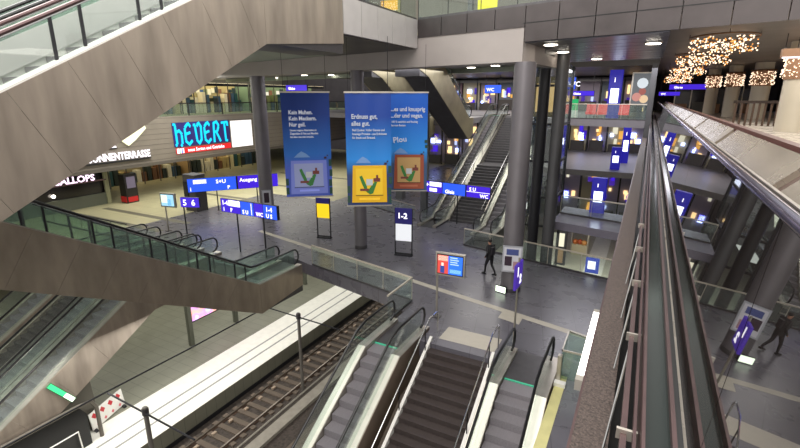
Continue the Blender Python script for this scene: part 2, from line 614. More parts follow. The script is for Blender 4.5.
# ------------------------------------------------------------------ escalators
def escalator(label, loc, rz, h, slope=.577, Lu=2.2, Ll=2.2, tv=1.35, w=1.6, hr=.62, sw=.47, mat=STEEL, deckmat=STEEL_L, glassm=GL, seams=1.6, group=None, tvl=None, inner=False, posts=False, steps=True, hrmat=BLACK, strip=None, hh=.97):
    t = thing('escalator', label, 'escalator', loc, rz, group)
    run = h / slope
    path = [(-run - Ll, -h), (-run, -h), (0, 0), (Lu, 0)]

    def band(lo, hi, a=0, b=0):
        up = [(y, z + hi) for y, z in path]
        dn = [(y, z + lo) for y, z in path]
        if a:
            up[0] = (up[0][0] + a, up[0][1])
        if b:
            up[-1] = (up[-1][0] - b, up[-1][1])
        return dn + up[::-1]

    def strip_mesh(mb, lo, hi, x0, x1, p=path, M=None):
        up = [(y, z + hi) for y, z in p]
        dn = [(y, z + lo) for y, z in p]
        for i in range(len(p) - 1):
            mb.prism_x([dn[i], dn[i + 1], up[i + 1], up[i]], x0, x1)
    tvl = tvl or tv
    tvf = lambda y: tv + (tvl - tv) * min(1, max(0, -y / run))
    tr = MB()
    for (ya, za), (yb, zb) in zip(path[:-1], path[1:]):
        tr.prism_x([(ya, za - tvf(ya) + .02), (yb, zb - tvf(yb) + .02), (yb, zb - .3), (ya, za - .3)], -w / 2 + .03, w / 2 - .03)
    tr.build('truss', STEEL_D, t, world=False)
    th = math.atan(slope)
    # outer cladding sheets with seams square to the slope
    for sx in (-1, 1):
        n = max(2, int(run / math.cos(th) / seams))
        shift = (tv + .1) * math.cos(th) * math.sin(th)
        x0, x1 = (w / 2 - .03, w / 2 + .01) if sx > 0 else (-w / 2 - .01, -w / 2 + .03)
        lowk = -run
        ys = [lowk + shift * 0 + run * k / n for k in range(n + 1)]
        for k in range(n):
            ya, yb = ys[k] + .003, ys[k + 1] - .003
            za, zb = ya * slope, yb * slope
            pa = (ya + shift, (ya + shift) * slope - tvf(ya + shift))
            pb = (yb + shift, (yb + shift) * slope - tvf(yb + shift))
            if k == 0:
                pa = (ya, za - tvl)
            if k == n - 1:
                pb = (0, -tv)
                yb, zb = 0, 0
            mb = MB().prism_x([(ya, za + .1), pa, pb, (yb, zb + .1)], x0, x1)
            mb.build('side_panel', mat, t, world=False)
        MB().prism_x([(0.006, .1), (0.006, -tv), (Lu, -tv + .35), (Lu, .1)], x0, x1).build('side_panel', mat, t, world=False)
        MB().prism_x([(-run - Ll, -h + .1), (-run - Ll, -h - tvl + .35), (-run - .006, -h - tvl), (-run - .006, -h + .1)], x0, x1).build('side_panel', mat, t, world=False)
    for sx in (-1, 1):
        d = MB()
        a, b = (sw + .02, w / 2) if sx > 0 else (-w / 2, -sw - .02)
        strip_mesh(d, -.3, .14, a, b)
        d.build('deck', deckmat, t, world=False)
        if strip:
            d = MB()
            a2, b2 = (a + .02, b - .02)
            d2 = [(-run, -h), (0, 0)]
            strip_mesh(d, .14, .16, a2, b2, d2)
            d.build('deck_cover', strip, t, world=False)
        g = MB()
        gx = hr * sx
        gp = [(-run - Ll + .35, -h), (-run, -h), (0, 0), (Lu - .35, 0)]
        strip_mesh(g, .14, hh - .03, gx - .008, gx + .008, gp)
        g.build('glass_panel', glassm, t, world=False)
        if inner and sx < 0:
            g = MB()
            strip_mesh(g, .1, .66, -sw + .0, -sw + .03, gp)
            g.build('inner_panel', FASC, t, world=False)
        if inner and sx > 0 or posts:
            yy = -run + .6
            kk = 0
            while yy < 0:
                zz = yy * slope
                MB().box(gx - .015, gx + .015, yy - .03, yy + .03, zz + .14, zz + .92).build('glass_post', DARK, t, world=False)
                yy += (.55, 1.2)[kk % 2]
                kk += 1
        # handrail, turning round at both ends
        top = []
        r = .38
        yA, zA = -run - Ll + .35, -h + hh
        for k in range(7):
            a_ = -PI / 2 + PI * (k / 6.)
            top.append((gx, yA - r * math.cos(a_) * .85, zA - r + r * math.sin(a_)))
        top += [(gx, -run - .25, -h + hh), (gx, -run + .3, -h + hh + .1 * slope), (gx, -.3, hh - .2 * slope), (gx, .25, hh)]
        yB, zB = Lu - .35, hh
        for k in range(7):
            a_ = PI / 2 - PI * (k / 6.)
            top.append((gx, yB + r * math.cos(a_) * .85, zB - r + r * math.sin(a_)))
        hobj = MB().tube(top, .042, 8).build('handrail', hrmat, t, smooth=True, world=False)
        MB().tube([(q[0], q[1], q[2] - .055) for q in top[7:-7]], .02, 6).build('handrail_guide', CHROME, hobj, world=False)
    # steps
    if steps:
        nst = int(run / .4)
        d = run / nst
        src = None
        for k in range(nst):
            if src is None:
                mb = MB().box(-sw, sw, 0, d + .02, -.26, 0)
                # cleats
                for q in range(9):
                    xx = -sw + .05 + q * (2 * sw - .1) / 8
                    mb.box(xx - .012, xx + .012, .0, d, 0, .006)
                src = mb.build('step', TREAD, t, world=False)
                o = src
            else:
                o = src.copy()
                COL.objects.link(o)
            o.location = (0, -run + d * k, -h + d * slope * (k + .35))
        MB().box(-sw, sw, .02, .6, -.2, .0).build('step', TREAD, t, world=False)
        MB().box(-sw, sw, -run - .6, -run - .02, -h - .2, -h).build('step', TREAD, t, world=False)
    MB().box(-w / 2 + .05, w / 2 - .05, .6, Lu + .05, -.2, .015).build('landing_plate', STEEL_D, t, world=False)
    MB().box(-w / 2 + .05, w / 2 - .05, -run - Ll - .05, -run - .6, -h - .2, -h + .015).build('landing_plate', STEEL_D, t, world=False)
    MB().box(-sw, sw, .56, .62, .0, .03).build('comb', col('comb_green', (70, 190, 150), .5), t, world=False)
    return t


WHITEDECK = P('white_deck', (226, 224, 212), .3, .3, .05, 3)
# centre group (rises away from the camera to the concourse)
escalator('escalator left of the dark central stairs, silver treads between white decks', (-6.95, 11.65, 0), 0, 7.0, w=1.6, deckmat=STEEL_L, strip=WHITEDECK, mat=P('bronze_cladding', (120, 104, 90), .4, .6, .1, 3), Lu=2.3)
escalator('escalator right of the dark central stairs, with green comb line', (-2.42, 11.65, 0), 0, 7.0, w=1.75, deckmat=STEEL_L, strip=WHITEDECK, mat=P('bronze_cladding', (120, 104, 90), .4, .6, .1, 3), Lu=2.3)
# lower left group
escalator('right-hand escalator of the pair rising from the lower left platform', (-20.4, 12.2, 0), 0, 6.1, w=1.7, mat=STEEL, glassm=GL, tv=1.5, Lu=4.2)
escalator('second escalator from the right in the lower left platform group', (-22.0, 12.2, 0), 0, 6.1, Lu=4.2, w=1.4, mat=STEEL, glassm=GL)
escalator('leftmost escalator climbing from the far left of the platform', (-25.1, 12.2, 0), 0, 6.1, Lu=4.2, w=1.6, mat=STEEL, glassm=GL)
# crossing escalator: comes down away from the camera
escalator('long steel-sided escalator descending across the left onto the concourse', (-15.26, 14.0 - 6.6 / .577, 6.6), PI, 6.6, tv=2.0, tvl=1.3, posts=True, w=1.6, mat=STEEL_B, glassm=GLG, seams=1.25, Lu=2.2, Ll=2.9, deckmat=STEEL_L)
# big near escalator up to the top level
escalator('huge brushed steel escalator rising across the upper left corner', (-10.35, 10.2, 11.4), 0, 4.8, slope=.515, tv=1.8, w=1.7, inner=True, mat=STEEL, glassm=GL, seams=1.15, Lu=3.7, Ll=2.5, deckmat=WHITE, hrmat=PINKM)
escalator('parallel escalator behind the huge steel one, near the top left corner', (-12.4, 10.2, 11.4), 0, 4.8, slope=.515, tv=1.3, w=1.7, mat=FASC, glassm=GLG, Lu=3.7, Ll=2.5, deckmat=WHITE, steps=False)
# far escalators beside the far staircase, rising to the gallery
FY = 28.6
escalator('far escalator left of the distant staircase', (-12.0, FY + 12.3, 6.6), 0, 6.6, slope=.54, w=1.35, hr=.5, sw=.4, mat=STEEL_D, tv=1.1, deckmat=STEEL_L)
escalator('far escalator right of the distant staircase, half behind the big column', (-8.15, FY + 11.9, 6.6), 0, 6.6, slope=.54, w=1.45, hr=.55, sw=.42, mat=STEEL_D, tv=1.1, deckmat=STEEL_L)
# escalators of the back hall seen from the side (come down away from the camera)
escalator('olive side of a far escalator descending just right of the banners', (-12.3, 25.4, 11.4), PI, 4.8, slope=.67, w=1.6, mat=STEEL_O, tv=2.1, tvl=1.4, Lu=1.2, Ll=.9, glassm=GL, steps=False, deckmat=STEEL_O)
escalator('second olive far escalator, mostly hidden behind the right banner', (-15.4, 25.4, 11.4), PI, 4.8, slope=.67, w=1.6, mat=STEEL_O, tv=2.1, tvl=1.4, Lu=1.2, Ll=.9, glassm=GL, steps=False, deckmat=STEEL_O)
m = MB()
m.box(-17, -12.72, 33.2, 41.2, 6.1, 6.55)
structure('floor.013', m, P('bridge_slab', (122, 118, 122), .4, .1, .05, 2), 'small landing slab under the olive escalators')


def staircase(label, x0, x1, ytop, ztop, h, tread=.29, rise=.17, mat=TREADD, landing=None, rails=True, railmat=CHROME, wallm=WHITE):
    t = thing('staircase', label, 'stairs', ((x0 + x1) / 2, ytop, ztop))
    n = int(h / rise)
    src = None
    W = x1 - x0
    yo = 0
    ex = 0
    for k in range(n):
        if landing and k == landing[0]:
            MB().box(-W / 2, W / 2, yo - landing[1], yo, -(k) * rise - .3, -(k) * rise).build('stair_landing', mat, t, world=False)
            yo -= landing[1]
        if src is None:
            mb = MB().box(-W / 2, W / 2, -tread - .03, 0, -.26, 0)
            mb.box(-W / 2, W / 2, -tread - .035, -tread - .0, -.035, .004)
            src = mb.build('step', mat, t, world=False)
            o = src
        else:
            o = src.copy()
            COL.objects.link(o)
        o.location = (0, yo, -rise * (k + 1))
        yo -= tread
    L = -yo
    sl = (n * rise) / L
    for sx in (-1, 1):
        xx = sx * (W / 2 + .06)
        MB().prism_x([(0.2, .16), (0.2, -.5), (-L, -n * rise - .5), (-L, -n * rise + .16)], xx - .05, xx + .05).build('stringer', wallm, t, world=False)
        if rails:
            hx = sx * (W / 2 + .06)
            pts = [(hx, .75, .0), (hx, .75, .8), (hx, .65, .9), (hx, 0, .9), (hx, -L, -n * rise + .9)]
            MB().tube(pts, .025, 8).build('handrail', railmat, t, smooth=True, world=False)
            k = 0
            y = -.3
            while y > -L:
                MB().tube([(hx, y, y * sl), (hx, y, y * sl + .9)], .018, 6).build('baluster', DARK, t, world=False)
                y -= 1.9
    return t


staircase('dark stone staircase between the two central escalators', -5.72, -3.62, 13.1, 0, 7.1)
staircase('dark stairway between escalators at the far lower left', -24.0, -22.95, 12.4, 0, 6.1, rails=False, wallm=STEEL)
staircase('distant grey staircase climbing to the far gallery', -11.2, -9.1, FY + 12.6, 6.6, 6.6, mat=TREADF, landing=(20, 1.6), railmat=CHROME, wallm=STEEL_L)
# ------------------------------------------------------------------ columns
def column(label, x, y, z0, z1, r, mat=COLM, lean=None, group=None):
    t = thing('column', label, 'column', (x, y, z0))
    MB().tube([(0, 0, 0), (0, 0, z1 - z0)], r, 32).build('shaft', mat, t, smooth=True, world=False)
    MB().tube([(0, 0, 0), (0, 0, .18)], r * 1.04, 32).build('base_ring', STEEL_D, t, smooth=True, world=False)
    return t


column('thick round grey column in front of the far stairs, near picture centre', -4.5, 18.98, 0, 9.5, .42)
column('round grey column left of the banners beside the blue sign', -23.0, 23.6, 0, 9.5, .47)
column('round column behind the middle banner', -13.5, 20.9, 0, 9.5, .34)
column('left one of two dark columns right of the big column', -4.6, 23.5, -6.1, 9.5, .26, P('near_black_column', (44, 44, 48), .4, .3))
column('right one of two dark columns right of the big column', -3.82, 23.4, -6.1, 10.16, .29, COLD)
# square pillar
t = thing('pillar', 'square dark pillar under the shop fascia', 'column', (-29.3, 22.8, 0))
MB().box(-.65, .65, -.5, .5, 0, 2.72, bev=.05).build('shaft', P('pillar_dark', (72, 68, 68), .5), t, world=False)
MB().box(-.55, -.1, -.56, -.5, .3, 2.2).build('door_panel', DARK, t, world=False)


def poster_on_column(label, x, y, r, z0, z1, wd, ang, body):
    t = thing('poster_frame', label, 'poster', (x, y, z0))
    d = Vector((math.cos(ang), math.sin(ang), 0))
    rt = Vector((-d.y, d.x, 0))
    M = frame(Vector((x, y, z0)) + d * (r + .04) - rt * wd / 2, rt)
    h = z1 - z0
    MB().box(0, wd, 0, h, -.02, .02, M).build('frame', P('poster_frame_grey', (176, 178, 186), .4, .4), t)
    MB().box(.06, wd - .06, .07, h - .07, .02, .03, M).build('sheet', P('poster_paper', (206, 206, 214), .5), t)
    return t, M, h


ang = math.atan2(-18.98, 4.41)
t, M, h = poster_on_column('framed poster with timetable on the big grey column', -4.5, 18.98, .42, .98, 2.16, .82, ang, None)
MB().box(.16, .66, .78, 1.04, .03, .036, M).build('printed_panel', P('print_blue', (70, 82, 140), .5), t)
MB().box(.1, .4, .3, .72, .03, .036, M).build('printed_panel', P('print_dark', (54, 36, 52), .5), t)
MB().box(.46, .7, .14, .5, .03, .036, M).build('printed_panel', P('print_pink', (170, 130, 140), .5), t)
ang2 = math.atan2(-23.6, 23.0)
t, M, h = poster_on_column('small notice frame on the left grey column', -23.0, 23.6, .47, .96, 2.05, .62, ang2, None)
MB().box(.14, .48, .2, .9, .03, .036, M).build('printed_panel', P('print_dark', (54, 36, 52), .5), t)

# exit light and purple number board at the foot of the column
t = thing('exit_light', 'small glowing green-white exit light at the foot of the big column', 'sign', (-4.75, 18.32, 0))
M = frame((-5.02, 18.45, .02), (1, -.22, 0))
MB().box(0, .5, 0, .3, -.06, 0, M).build('housing', DARK, t)
MB().box(.02, .48, .02, .28, 0, .01, M).build('lit_face', EM('exit_white', (236, 255, 226), 2.2), t)

# ------------------------------------------------------------------ left shop front (fascia and upper shop level)
XF = -36.2
m = MB()
m.box(-37.0, XF, 4, 60, 2.7, 6.6)
structure('wall_left_fascia', m, P('fascia_stone', (132, 124, 116), .55, 0, .08, .7), 'grey fascia band between the two shop levels')
m = MB()
k = 3.1
while k < 6.5:
    m.box(XF, XF + .012, 4, 60, k, k + .025)
    k += .42
m.box(XF, XF + .06, 4, 60, 2.7, 2.95)
structure('trim_13', m, P('fascia_line', (96, 90, 84), .5))
m = MB()
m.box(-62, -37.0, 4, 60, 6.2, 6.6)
structure('floor.007', m, FLOOR_LIT, 'floor of the upper shop level')
m = MB()
m.box(-62, -37.0, 4, 60, 2.7, 2.9)
structure('ceiling.006', m, SOFL, 'ceiling of the lower shops')


def shop(label, x, y0, y1, z0, z1, wallc, n, seed, glow=1.0, face=1):
    """a lit shop bay: back wall, side walls, shelves of goods, window"""
    rnd = random.Random(seed)
    t = thing('shop', label, 'shop', (x, (y0 + y1) / 2, z0))
    MB().box(x - 2.2, x - 2.1, y0, y1, z0, z1).build('back_wall', col('shopwall_%d' % seed, wallc, .6), t)
    MB().box(x - 2.1, x, y0, y0 + .1, z0, z1).build('side_wall', col('shopwall_%d' % seed, wallc, .6), t)
    MB().box(x - 2.1, x, y0 + .1, y1, z1 - .12, z1).build('lit_ceiling', EM('shop_glow_%d' % seed, (255, 236, 190), glow), t)
    L = (y1 - y0) / n
    pal = [(40, 84, 92), (190, 170, 120), (236, 232, 214), (44, 56, 54), (120, 84, 60), (60, 90, 120), (120, 130, 90), (226, 216, 176)]
    n2 = n * 3
    L2 = (y1 - y0) / n2
    for i in range(n2):
        a = y0 + i * L2 + .05
        c = pal[rnd.randrange(len(pal))]
        hh = rnd.uniform(.9, 2.1)
        MB().box(x - 1.9, x - 1.2, a, a + L2 * .8, z0, z0 + hh).build('display_cabinet', col('goods_%d_%d_%d' % c, c, .5), t)
        c = pal[rnd.randrange(len(pal))]
        v = z0 + rnd.uniform(1.5, 2.1)
        MB().box(x - 2.08, x - 1.98, a, a + L2 * .75, v, v + rnd.uniform(.3, .7)).build('wall_panel', EM('goods_lit_%d_%d_%d' % c, c, .9), t)
    MB().box(x - .02, x + .02, y0, y1, z1 - .3, z1 - .02).build('shop_frame', DARK, t)
    for i in range(n + 1):
        MB().box(x - .03, x + .03, y0 + i * L - .04, y0 + i * L + .04, z0, z1).build('shop_frame', STEEL_D, t)
    return t


shop('bright upper-level shop with cream and teal displays above the cyan letters', -40.5, 22, 31, 6.6, 9.6, (150, 170, 150), 6, 1, 2.2)
shop('upper-level shop with blue and white shelves next to the grey column', -40.5, 31.2, 40, 6.6, 9.6, (190, 180, 140), 6, 2, 2.2)
shop('upper-level shop seen between the left and middle banners', -40.5, 40.2, 54, 6.6, 9.6, (130, 160, 140), 7, 3, 1.6)
shop('lower shop with teal counter under the fascia right of the square pillar', -43, 24.5, 33, 0, 2.7, (150, 140, 110), 5, 4, 1.2)
shop('lower shop with pink panel under the fascia', -43, 33.2, 44, 0, 2.7, (180, 150, 110), 6, 5, 1.2)
# dark glazed shop at the left
t = thing('shop', 'dark glazed shop front under the pink sign at far left', 'shop', (-37.5, 15, 0))
MB().box(-37.8, -37.6, 4, 21.2, .9, 2.7).build('dark_glazing', P('dark_glazing', (26, 22, 26), .15), t)
MB().box(-37.8, -37.4, 4, 21.2, 0, .9).build('counter_front', P('counter_green', (92, 96, 84), .5), t)
MB().box(-37.5, -37.3, 20.9, 21.2, 0, 2.7).build('shop_frame', P('frame_pale', (150, 150, 120), .5), t)
for y in (14.0, 17.2):
    MB().ball((-37.4, y, 1.25), .14).build('lamp', LAMP, t)
# vending machine / banner stand
t = thing('vending_machine', 'tall black and red vending machine at the corner of the dark shop', 'vending machine', (-36.2, 22.1, 0))
MB().box(-36.7, -35.9, 21.6, 22.6, 0, 2.3, bev=.04).build('cabinet', P('vend_black', (24, 20, 22), .3), t)
MB().box(-36.65, -35.95, 21.57, 21.6, .1, .55).build('red_panel', P('vend_red', (190, 30, 34), .4), t)
MB().box(-35.9, -35.88, 21.7, 22.5, .1, .5).build('red_panel', P('vend_red', (190, 30, 34), .4), t)
MB().box(-35.9, -35.88, 21.75, 22.45, 1.2, 2.1).build('display', EM('vend_display', (120, 110, 130), .5), t)

# upper shop level glass railing
t = thing('glass_railing', 'long glass railing along the upper shop level above the cyan letters', 'railing', (-36.6, 30, 6.6))
for k in range(14):
    y0 = 6 + k * 3.8
    MB().box(-36.62, -36.6, y0 + .04, y0 + 3.74, 6.6, 7.6).build('glass_panel', GLG, t)
    MB().box(-36.66, -36.56, y0 - .03, y0 + .03, 6.6, 7.65).build('post', DARK, t)
MB().box(-36.68, -36.54, 4, 60, 7.62, 7.7).build('top_rail', DARK, t)

# neon letters with a broad-nib look
GLY = {
    'H': [[(.05, 1), (.2, .95), (.2, .05), (.08, 0)], [(.2, .62), (.5, .68), (.66, .5), (.62, .05), (.5, -.05)]],
    'E': [[(.6, .86), (.4, 1), (.12, .8), (.1, .2), (.35, 0), (.62, .16)], [(.1, .5), (.5, .55)]],
    'V': [[(.02, .92), (.16, .9), (.2, .2), (.38, 0), (.62, .2), (.64, .85), (.45, 1), (.3, .82)]],
    'R': [[(.1, 0), (.14, .95), (.45, 1), (.6, .78), (.42, .52), (.16, .5)], [(.36, .5), (.66, 0)]],
    'T': [[(.05, .95), (.62, .95)], [(.34, .95), (.34, .05), (.5, 0)], [(.62, .95), (.6, .75)]],
}


def nib(mb, pts, M, wd=.095):
    n = Vector((.7, .7, 0)) * wd
    for (a, b) in zip(pts[:-1], pts[1:]):
        a = Vector((a[0], a[1], 0))
        b = Vector((b[0], b[1], 0))
        d = (b - a).normalized()
        side = Vector((-d.y, d.x, 0)) * wd * .62
        q = [a - side - n * .2, b - side + n * .2, b + side + n * .2, a + side - n * .2]
        mb.add([(p.x, p.y, 0) for p in q] + [(p.x, p.y, .09) for p in q], [(0, 1, 2, 3), (7, 6, 5, 4), (0, 4, 5, 1), (1, 5, 6, 2), (2, 6, 7, 3), (3, 7, 4, 0)], M)


t = thing('neon_sign', 'cyan blackletter neon shop name with red strip on the grey fascia', 'sign', (XF, 29, 4.6))
YR = (0, 1, 0)  # reading direction along the left facade
for i, ch in enumerate('HEVERT'):
    M = frame((XF + .05, 26.6 + i * 1.04, 4.1), YR)
    mb = MB()
    for st in GLY[ch]:
        nib(mb, st, M @ Matrix.Diagonal((1.25, 1.85, 1, 1)))
    mb.build('neon_letter', CYAN, t)
    b2 = MB().box(-.02, 1.02, -.1, 1.95, -.03, 0, M).build('backing_panel', P('neon_back', (52, 46, 120), .4), t)
M = frame((XF + .04, 26.7, 3.38), YR)
MB().box(0, 6.1, 0, .5, 0, .06, M).build('red_strip', REDL, t)
MB().box(.05, .75, .04, .46, .06, .075, M).build('striped_logo', SIGNW, t)
MB().box(.28, .38, .04, .46, .075, .08, M).build('logo_stripe', GRNL, t)
MB().box(.5, .6, .04, .46, .075, .08, M).build('logo_stripe', SIGNC, t)
text('neue Sorten und Getränke', .42, SIGNW, M @ Matrix.Translation((1.15, .12, .065)), t, bold=.008, sx=.9)
t = thing('light_box', 'blank white light box right of the cyan letters', 'sign', (XF, 34.2, 3.4))
M = frame((XF + .04, 32.95, 3.4), YR)
MB().box(0, 2.7, 0, 2.55, 0, .12, M).build('lit_face', EM('white_box', (252, 248, 246), 1.15), t)
MB().box(-.05, 2.75, -.05, 2.6, -.02, .06, M).build('casing', STEEL_L, t)

t = thing('shop_sign', 'white capital letters reading -SONNENTERRASSE on a dark ledge', 'sign', (XF, 21, 3.4))
M = frame((XF + .1, 18.2, 3.5), YR)
text('ALS-SONNENTERRASSE', .78, SIGNW, M, t, bold=.02, sx=.74)
MB().box(XF, XF + .2, 18.0, 24.2, 3.32, 3.42).build('ledge', DARK, t)
t = thing('shop_sign', 'pink-white lit letters low under the fascia at far left', 'sign', (XF, 17, 2.2))
M = frame((XF + .02, 16.7, 2.2), YR)
text('GALLOPS', .66, EM('pink_white', (250, 220, 246), 1.6), M, t, bold=.02, sx=1.05)
MB().box(XF - .1, XF + .02, 13.6, 20.4, 2.08, 2.18).build('ledge', PINKM, t)
# tilted glowing shape and small emblem
t = thing('glowing_emblem', 'tilted yellow-white glowing petal shape on the fascia', 'sign', (XF, 22.8, 5.4))
MB().prism_x([(21.9, 5.0), (22.5, 4.5), (23.1, 4.9), (24.1, 5.75), (23.95, 6.3), (23.2, 6.15)], XF + .05, XF + .2).build('petal', EM('petal', (250, 250, 214), 1.2), t)
t = thing('small_emblem', 'small white arched emblem left of the glowing petal', 'sign', (XF, 21, 4.6))
MB().prism_x([(20.5, 4.45), (21.5, 4.45), (21.3, 4.75), (21.0, 4.85), (20.7, 4.7)], XF + .05, XF + .2).build('arch', SIGNW, t)
MB().box(XF + .02, XF + .1, 20.4, 21.6, 4.36, 4.43).build('bar', DARK, t)


# ------------------------------------------------------------------ banners
def banner(label, TL, TR, z1, z0, kind):
    a, b = Vector((*TL, 0)), Vector((*TR, 0))
    W = (b - a).length
    H = z1 - z0
    t = thing('banner', label, 'banner', (*((a + b) / 2).xy, z0))
    M = frame((a.x, a.y, z0), b - a)
    # gently rippled cloth
    nx, nz = 24, 6
    vs, fs = [], []
    for s_ in (0, 1):
        for j in range(nz + 1):
            for i in range(nx + 1):
                u = i / nx
                dz = .018 * math.sin(u * 15 + kind) * (.4 + .6 * j / nz)
                vs.append((u * W, H * j / nz, dz - .006 * s_))
    o_ = (nx + 1) * (nz + 1)
    for j in range(nz):
        for i in range(nx):
            q = j * (nx + 1) + i
            fs.append((q, q + 1, q + nx + 2, q + nx + 1))
            fs.append((q + o_, q + nx + 1 + o_, q + nx + 2 + o_, q + 1 + o_))
    m = bpy.data.materials.new('banner_cloth_%d' % kind)
    m.use_nodes = True
    nt = m.node_tree
    bs = nt.nodes['Principled BSDF']
    bs.inputs['Roughness'].default_value = .6
    tc = nt.nodes.new('ShaderNodeTexCoord')
    sp = nt.nodes.new('ShaderNodeSeparateXYZ')
    mr = nt.nodes.new('ShaderNodeMapRange')
    mr.inputs['From Max'].default_value = H
    cr = nt.nodes.new('ShaderNodeValToRGB')
    nt.links.new(tc.outputs['Object'], sp.inputs[0])
    nt.links.new(sp.outputs['Z'], mr.inputs[0])
    nt.links.new(mr.outputs[0], cr.inputs[0])
    nt.links.new(cr.outputs[0], bs.inputs['Base Color'])
    lo, mid, hi = [((70, 92, 190), (32, 104, 190), (16, 56, 138)), ((40, 60, 110), (36, 132, 214), (14, 60, 146)), ((60, 84, 120), (40, 140, 225), (10, 88, 190))][kind]
    e = cr.color_ramp.elements
    e[0].color = (*lin(lo), 1)
    e[0].position = .28
    e[1].color = (*lin(hi), 1)
    e[1].position = .8
    q = cr.color_ramp.elements.new(.42)
    q.color = (*lin(mid), 1)
    MB().add(vs, fs, M).build('cloth', m, t, smooth=True)
    MB().box(-.03, W + .03, H - .02, H + .04, -.03, .03, M).build('top_bar', STEEL_L, t)
    MB().box(-.03, W + .03, -.03, .02, -.03, .03, M).build('bottom_bar', STEEL_L, t)
    for u in (.12, W - .12):
        p = M @ Vector((u, H, 0))
        MB().tube([p, (p.x, p.y, 10.3)], .008, 5).build('wire', DARK, t)
    # the pictured snack box
    bw, bh = (.80, .30)
    frc, inn = [((118, 132, 214), (150, 160, 205)), ((226, 176, 20), (238, 196, 40)), ((150, 74, 48), (186, 150, 96))][kind]
    x0, x1 = W * .1, W * .9
    y0, y1 = H * .03, H * (.37 if kind else .36)
    if kind == 2:
        x0, x1, y0, y1 = W * .2, W * .93, H * .02, H * .38
    Bc = P('box_frame_%d' % kind, frc, .5)
    mb = MB()
    mb.prism_z([(x0, y0), (x1, y0), (x1 - .02, y1), (x0 + .06, y1)], .022, .034, M)
    mb.build('pictured_box', Bc, t)
    MB().box(x0 + .17, x1 - .17, y0 + .3, y1 - .12, .034, .04, M).build('pictured_tray', P('box_inner_%d' % kind, inn, .5), t)
    MB().box(x0 + .15, x1 - .15, y0 + .26, y0 + .3, .034, .041, M).build('pictured_edge', P('box_shadow_%d' % kind, tuple(int(c * .6) for c in frc), .5), t)
    cx, cy = (x0 + x1) / 2, y0 + .72
    mb = MB()
    mb.add([(cx - .38, cy + .3, .046), (cx - .28, cy + .34, .046), (cx - .1, cy - .08, .046), (cx - .05, cy - .36, .046), (cx - .17, cy - .24, .046), (cx - .3, cy + .05, .046)], [(0, 1, 2, 3, 4, 5)], M)
    mb.add([(cx + .02, cy - .4, .046), (cx + .14, cy - .36, .046), (cx + .3, cy + .08, .046), (cx + .2, cy + .1, .046), (cx + .02, cy - .14, .046), (cx - .1, cy - .3, .046)], [(0, 1, 2, 3, 4, 5)], M)
    mb.build('pictured_herbs', P('herb_green', (52, 120, 56), .6), t)
    mb = MB()
    mb.box(cx + .16, cx + .42, cy + .1, cy + .24, .046, .05, M)
    mb.box(cx + .26, cx + .34, cy + .2, cy + .36, .046, .05, M)
    MB().box(cx - .36, cx - .02, cy - .26, cy - .17, .046, .05, M).build('pictured_bread', P('nut_brown', (116, 56, 50), .6), t)
    mb.build('pictured_nuts', P('nut_brown', (116, 56, 50), .6), t)
    MB().box(cx - .12, cx + .13, cy - .04, cy + .2, .046, .052, M).build('pictured_card', P('card_grey', (190, 196, 200), .5), t)
    MB().box(cx - .4, cx + .4, y0 + .1, y0 + .18, .034, .04, M).build('caption', P('caption_%d' % kind, tuple(min(255, c + 30) for c in frc), .5), t)
    mb = MB()
    mb.add([(W * .2, H * .39, .022), (W * .55, H * .39, .022), (W * .45, H * .43, .022), (W * .36, H * .45, .022), (W * .28, H * .425, .022)], [(0, 1, 2, 3, 4)], M)
    mb.build('pictured_cloud', P('cloud_blue', (110, 150, 205), .6), t)
    mb = MB()
    for (u, v, ww, h2) in ((W * .84, H * .375, .1, .08), (W * .9, H * .4, .05, .05)):
        mb.box(u, u + ww, v, v + h2, .03, .04, M)
    mb.build('pictured_bird', P('bird_dark', (60, 34, 44), .6), t)
    mb = MB()
    if kind == 2:
        for (u, v) in ((0.0, .95), (.02, .9), (.0, .86), (W - .12, .5), (W - .1, .45)):
            mb.box(u, u + .12, H * v, H * v + .13, .022, .03, M)
    else:
        for (u, v) in ((W - .12, .3), (W - .1, .2), (W - .13, .1), (0, .12), (W - .12, .02), (0, .03)):
            mb.box(u, u + .12, H * v, H * v + .28, .022, .03, M)
    mb.build('pictured_leaves', P('leaf_dark', (34, 70, 60), .6), t)
    wt = EM('banner_white', (226, 232, 246), .35)
    if kind == 0:
        big = ['Kein Muhen.', 'Kein Meckern.', 'Nur geil.']
        small = ['Unsere vegane Alternative zu', 'Ziegenkäse & Feta aus Mandeln', 'hat alles was man braucht.']
        xx, yy, sz = W * .14, H * .80, .22
    elif kind == 1:
        big = ['Erdnuss gut,', 'alles gut.']
        small = ['Null Zucker. Voller Genuss und', 'knackige Proteine - aus Erdnüssen', 'für Snack und Streusel.']
        xx, yy, sz = W * .13, H * .78, .235
    else:
        big = ['...es und knusprig', '...der und vegan.']
        small = ['100 % natürlich und fruchtig', 'Iss vom Besten.']
        xx, yy, sz = W * .14, H * .82, .25
    for i, s_ in enumerate(big):
        text(s_, sz, wt, M @ Matrix.Translation((xx, yy - i * sz * 1.08, .03)), t, bold=.006, sx=.84)
    for i, s_ in enumerate(small):
        text(s_, sz * .5, wt, M @ Matrix.Translation((xx + .02, yy - len(big) * sz * 1.08 + .05 - i * sz * .6, .03)), t, bold=.003, sx=.8)
    if kind == 2:
        text('Plou', .34, wt, M @ Matrix.Translation((xx + .1, H * .5, .03)) @ Matrix.Rotation(.12, 4, 'Z'), t, bold=.004)
    return t


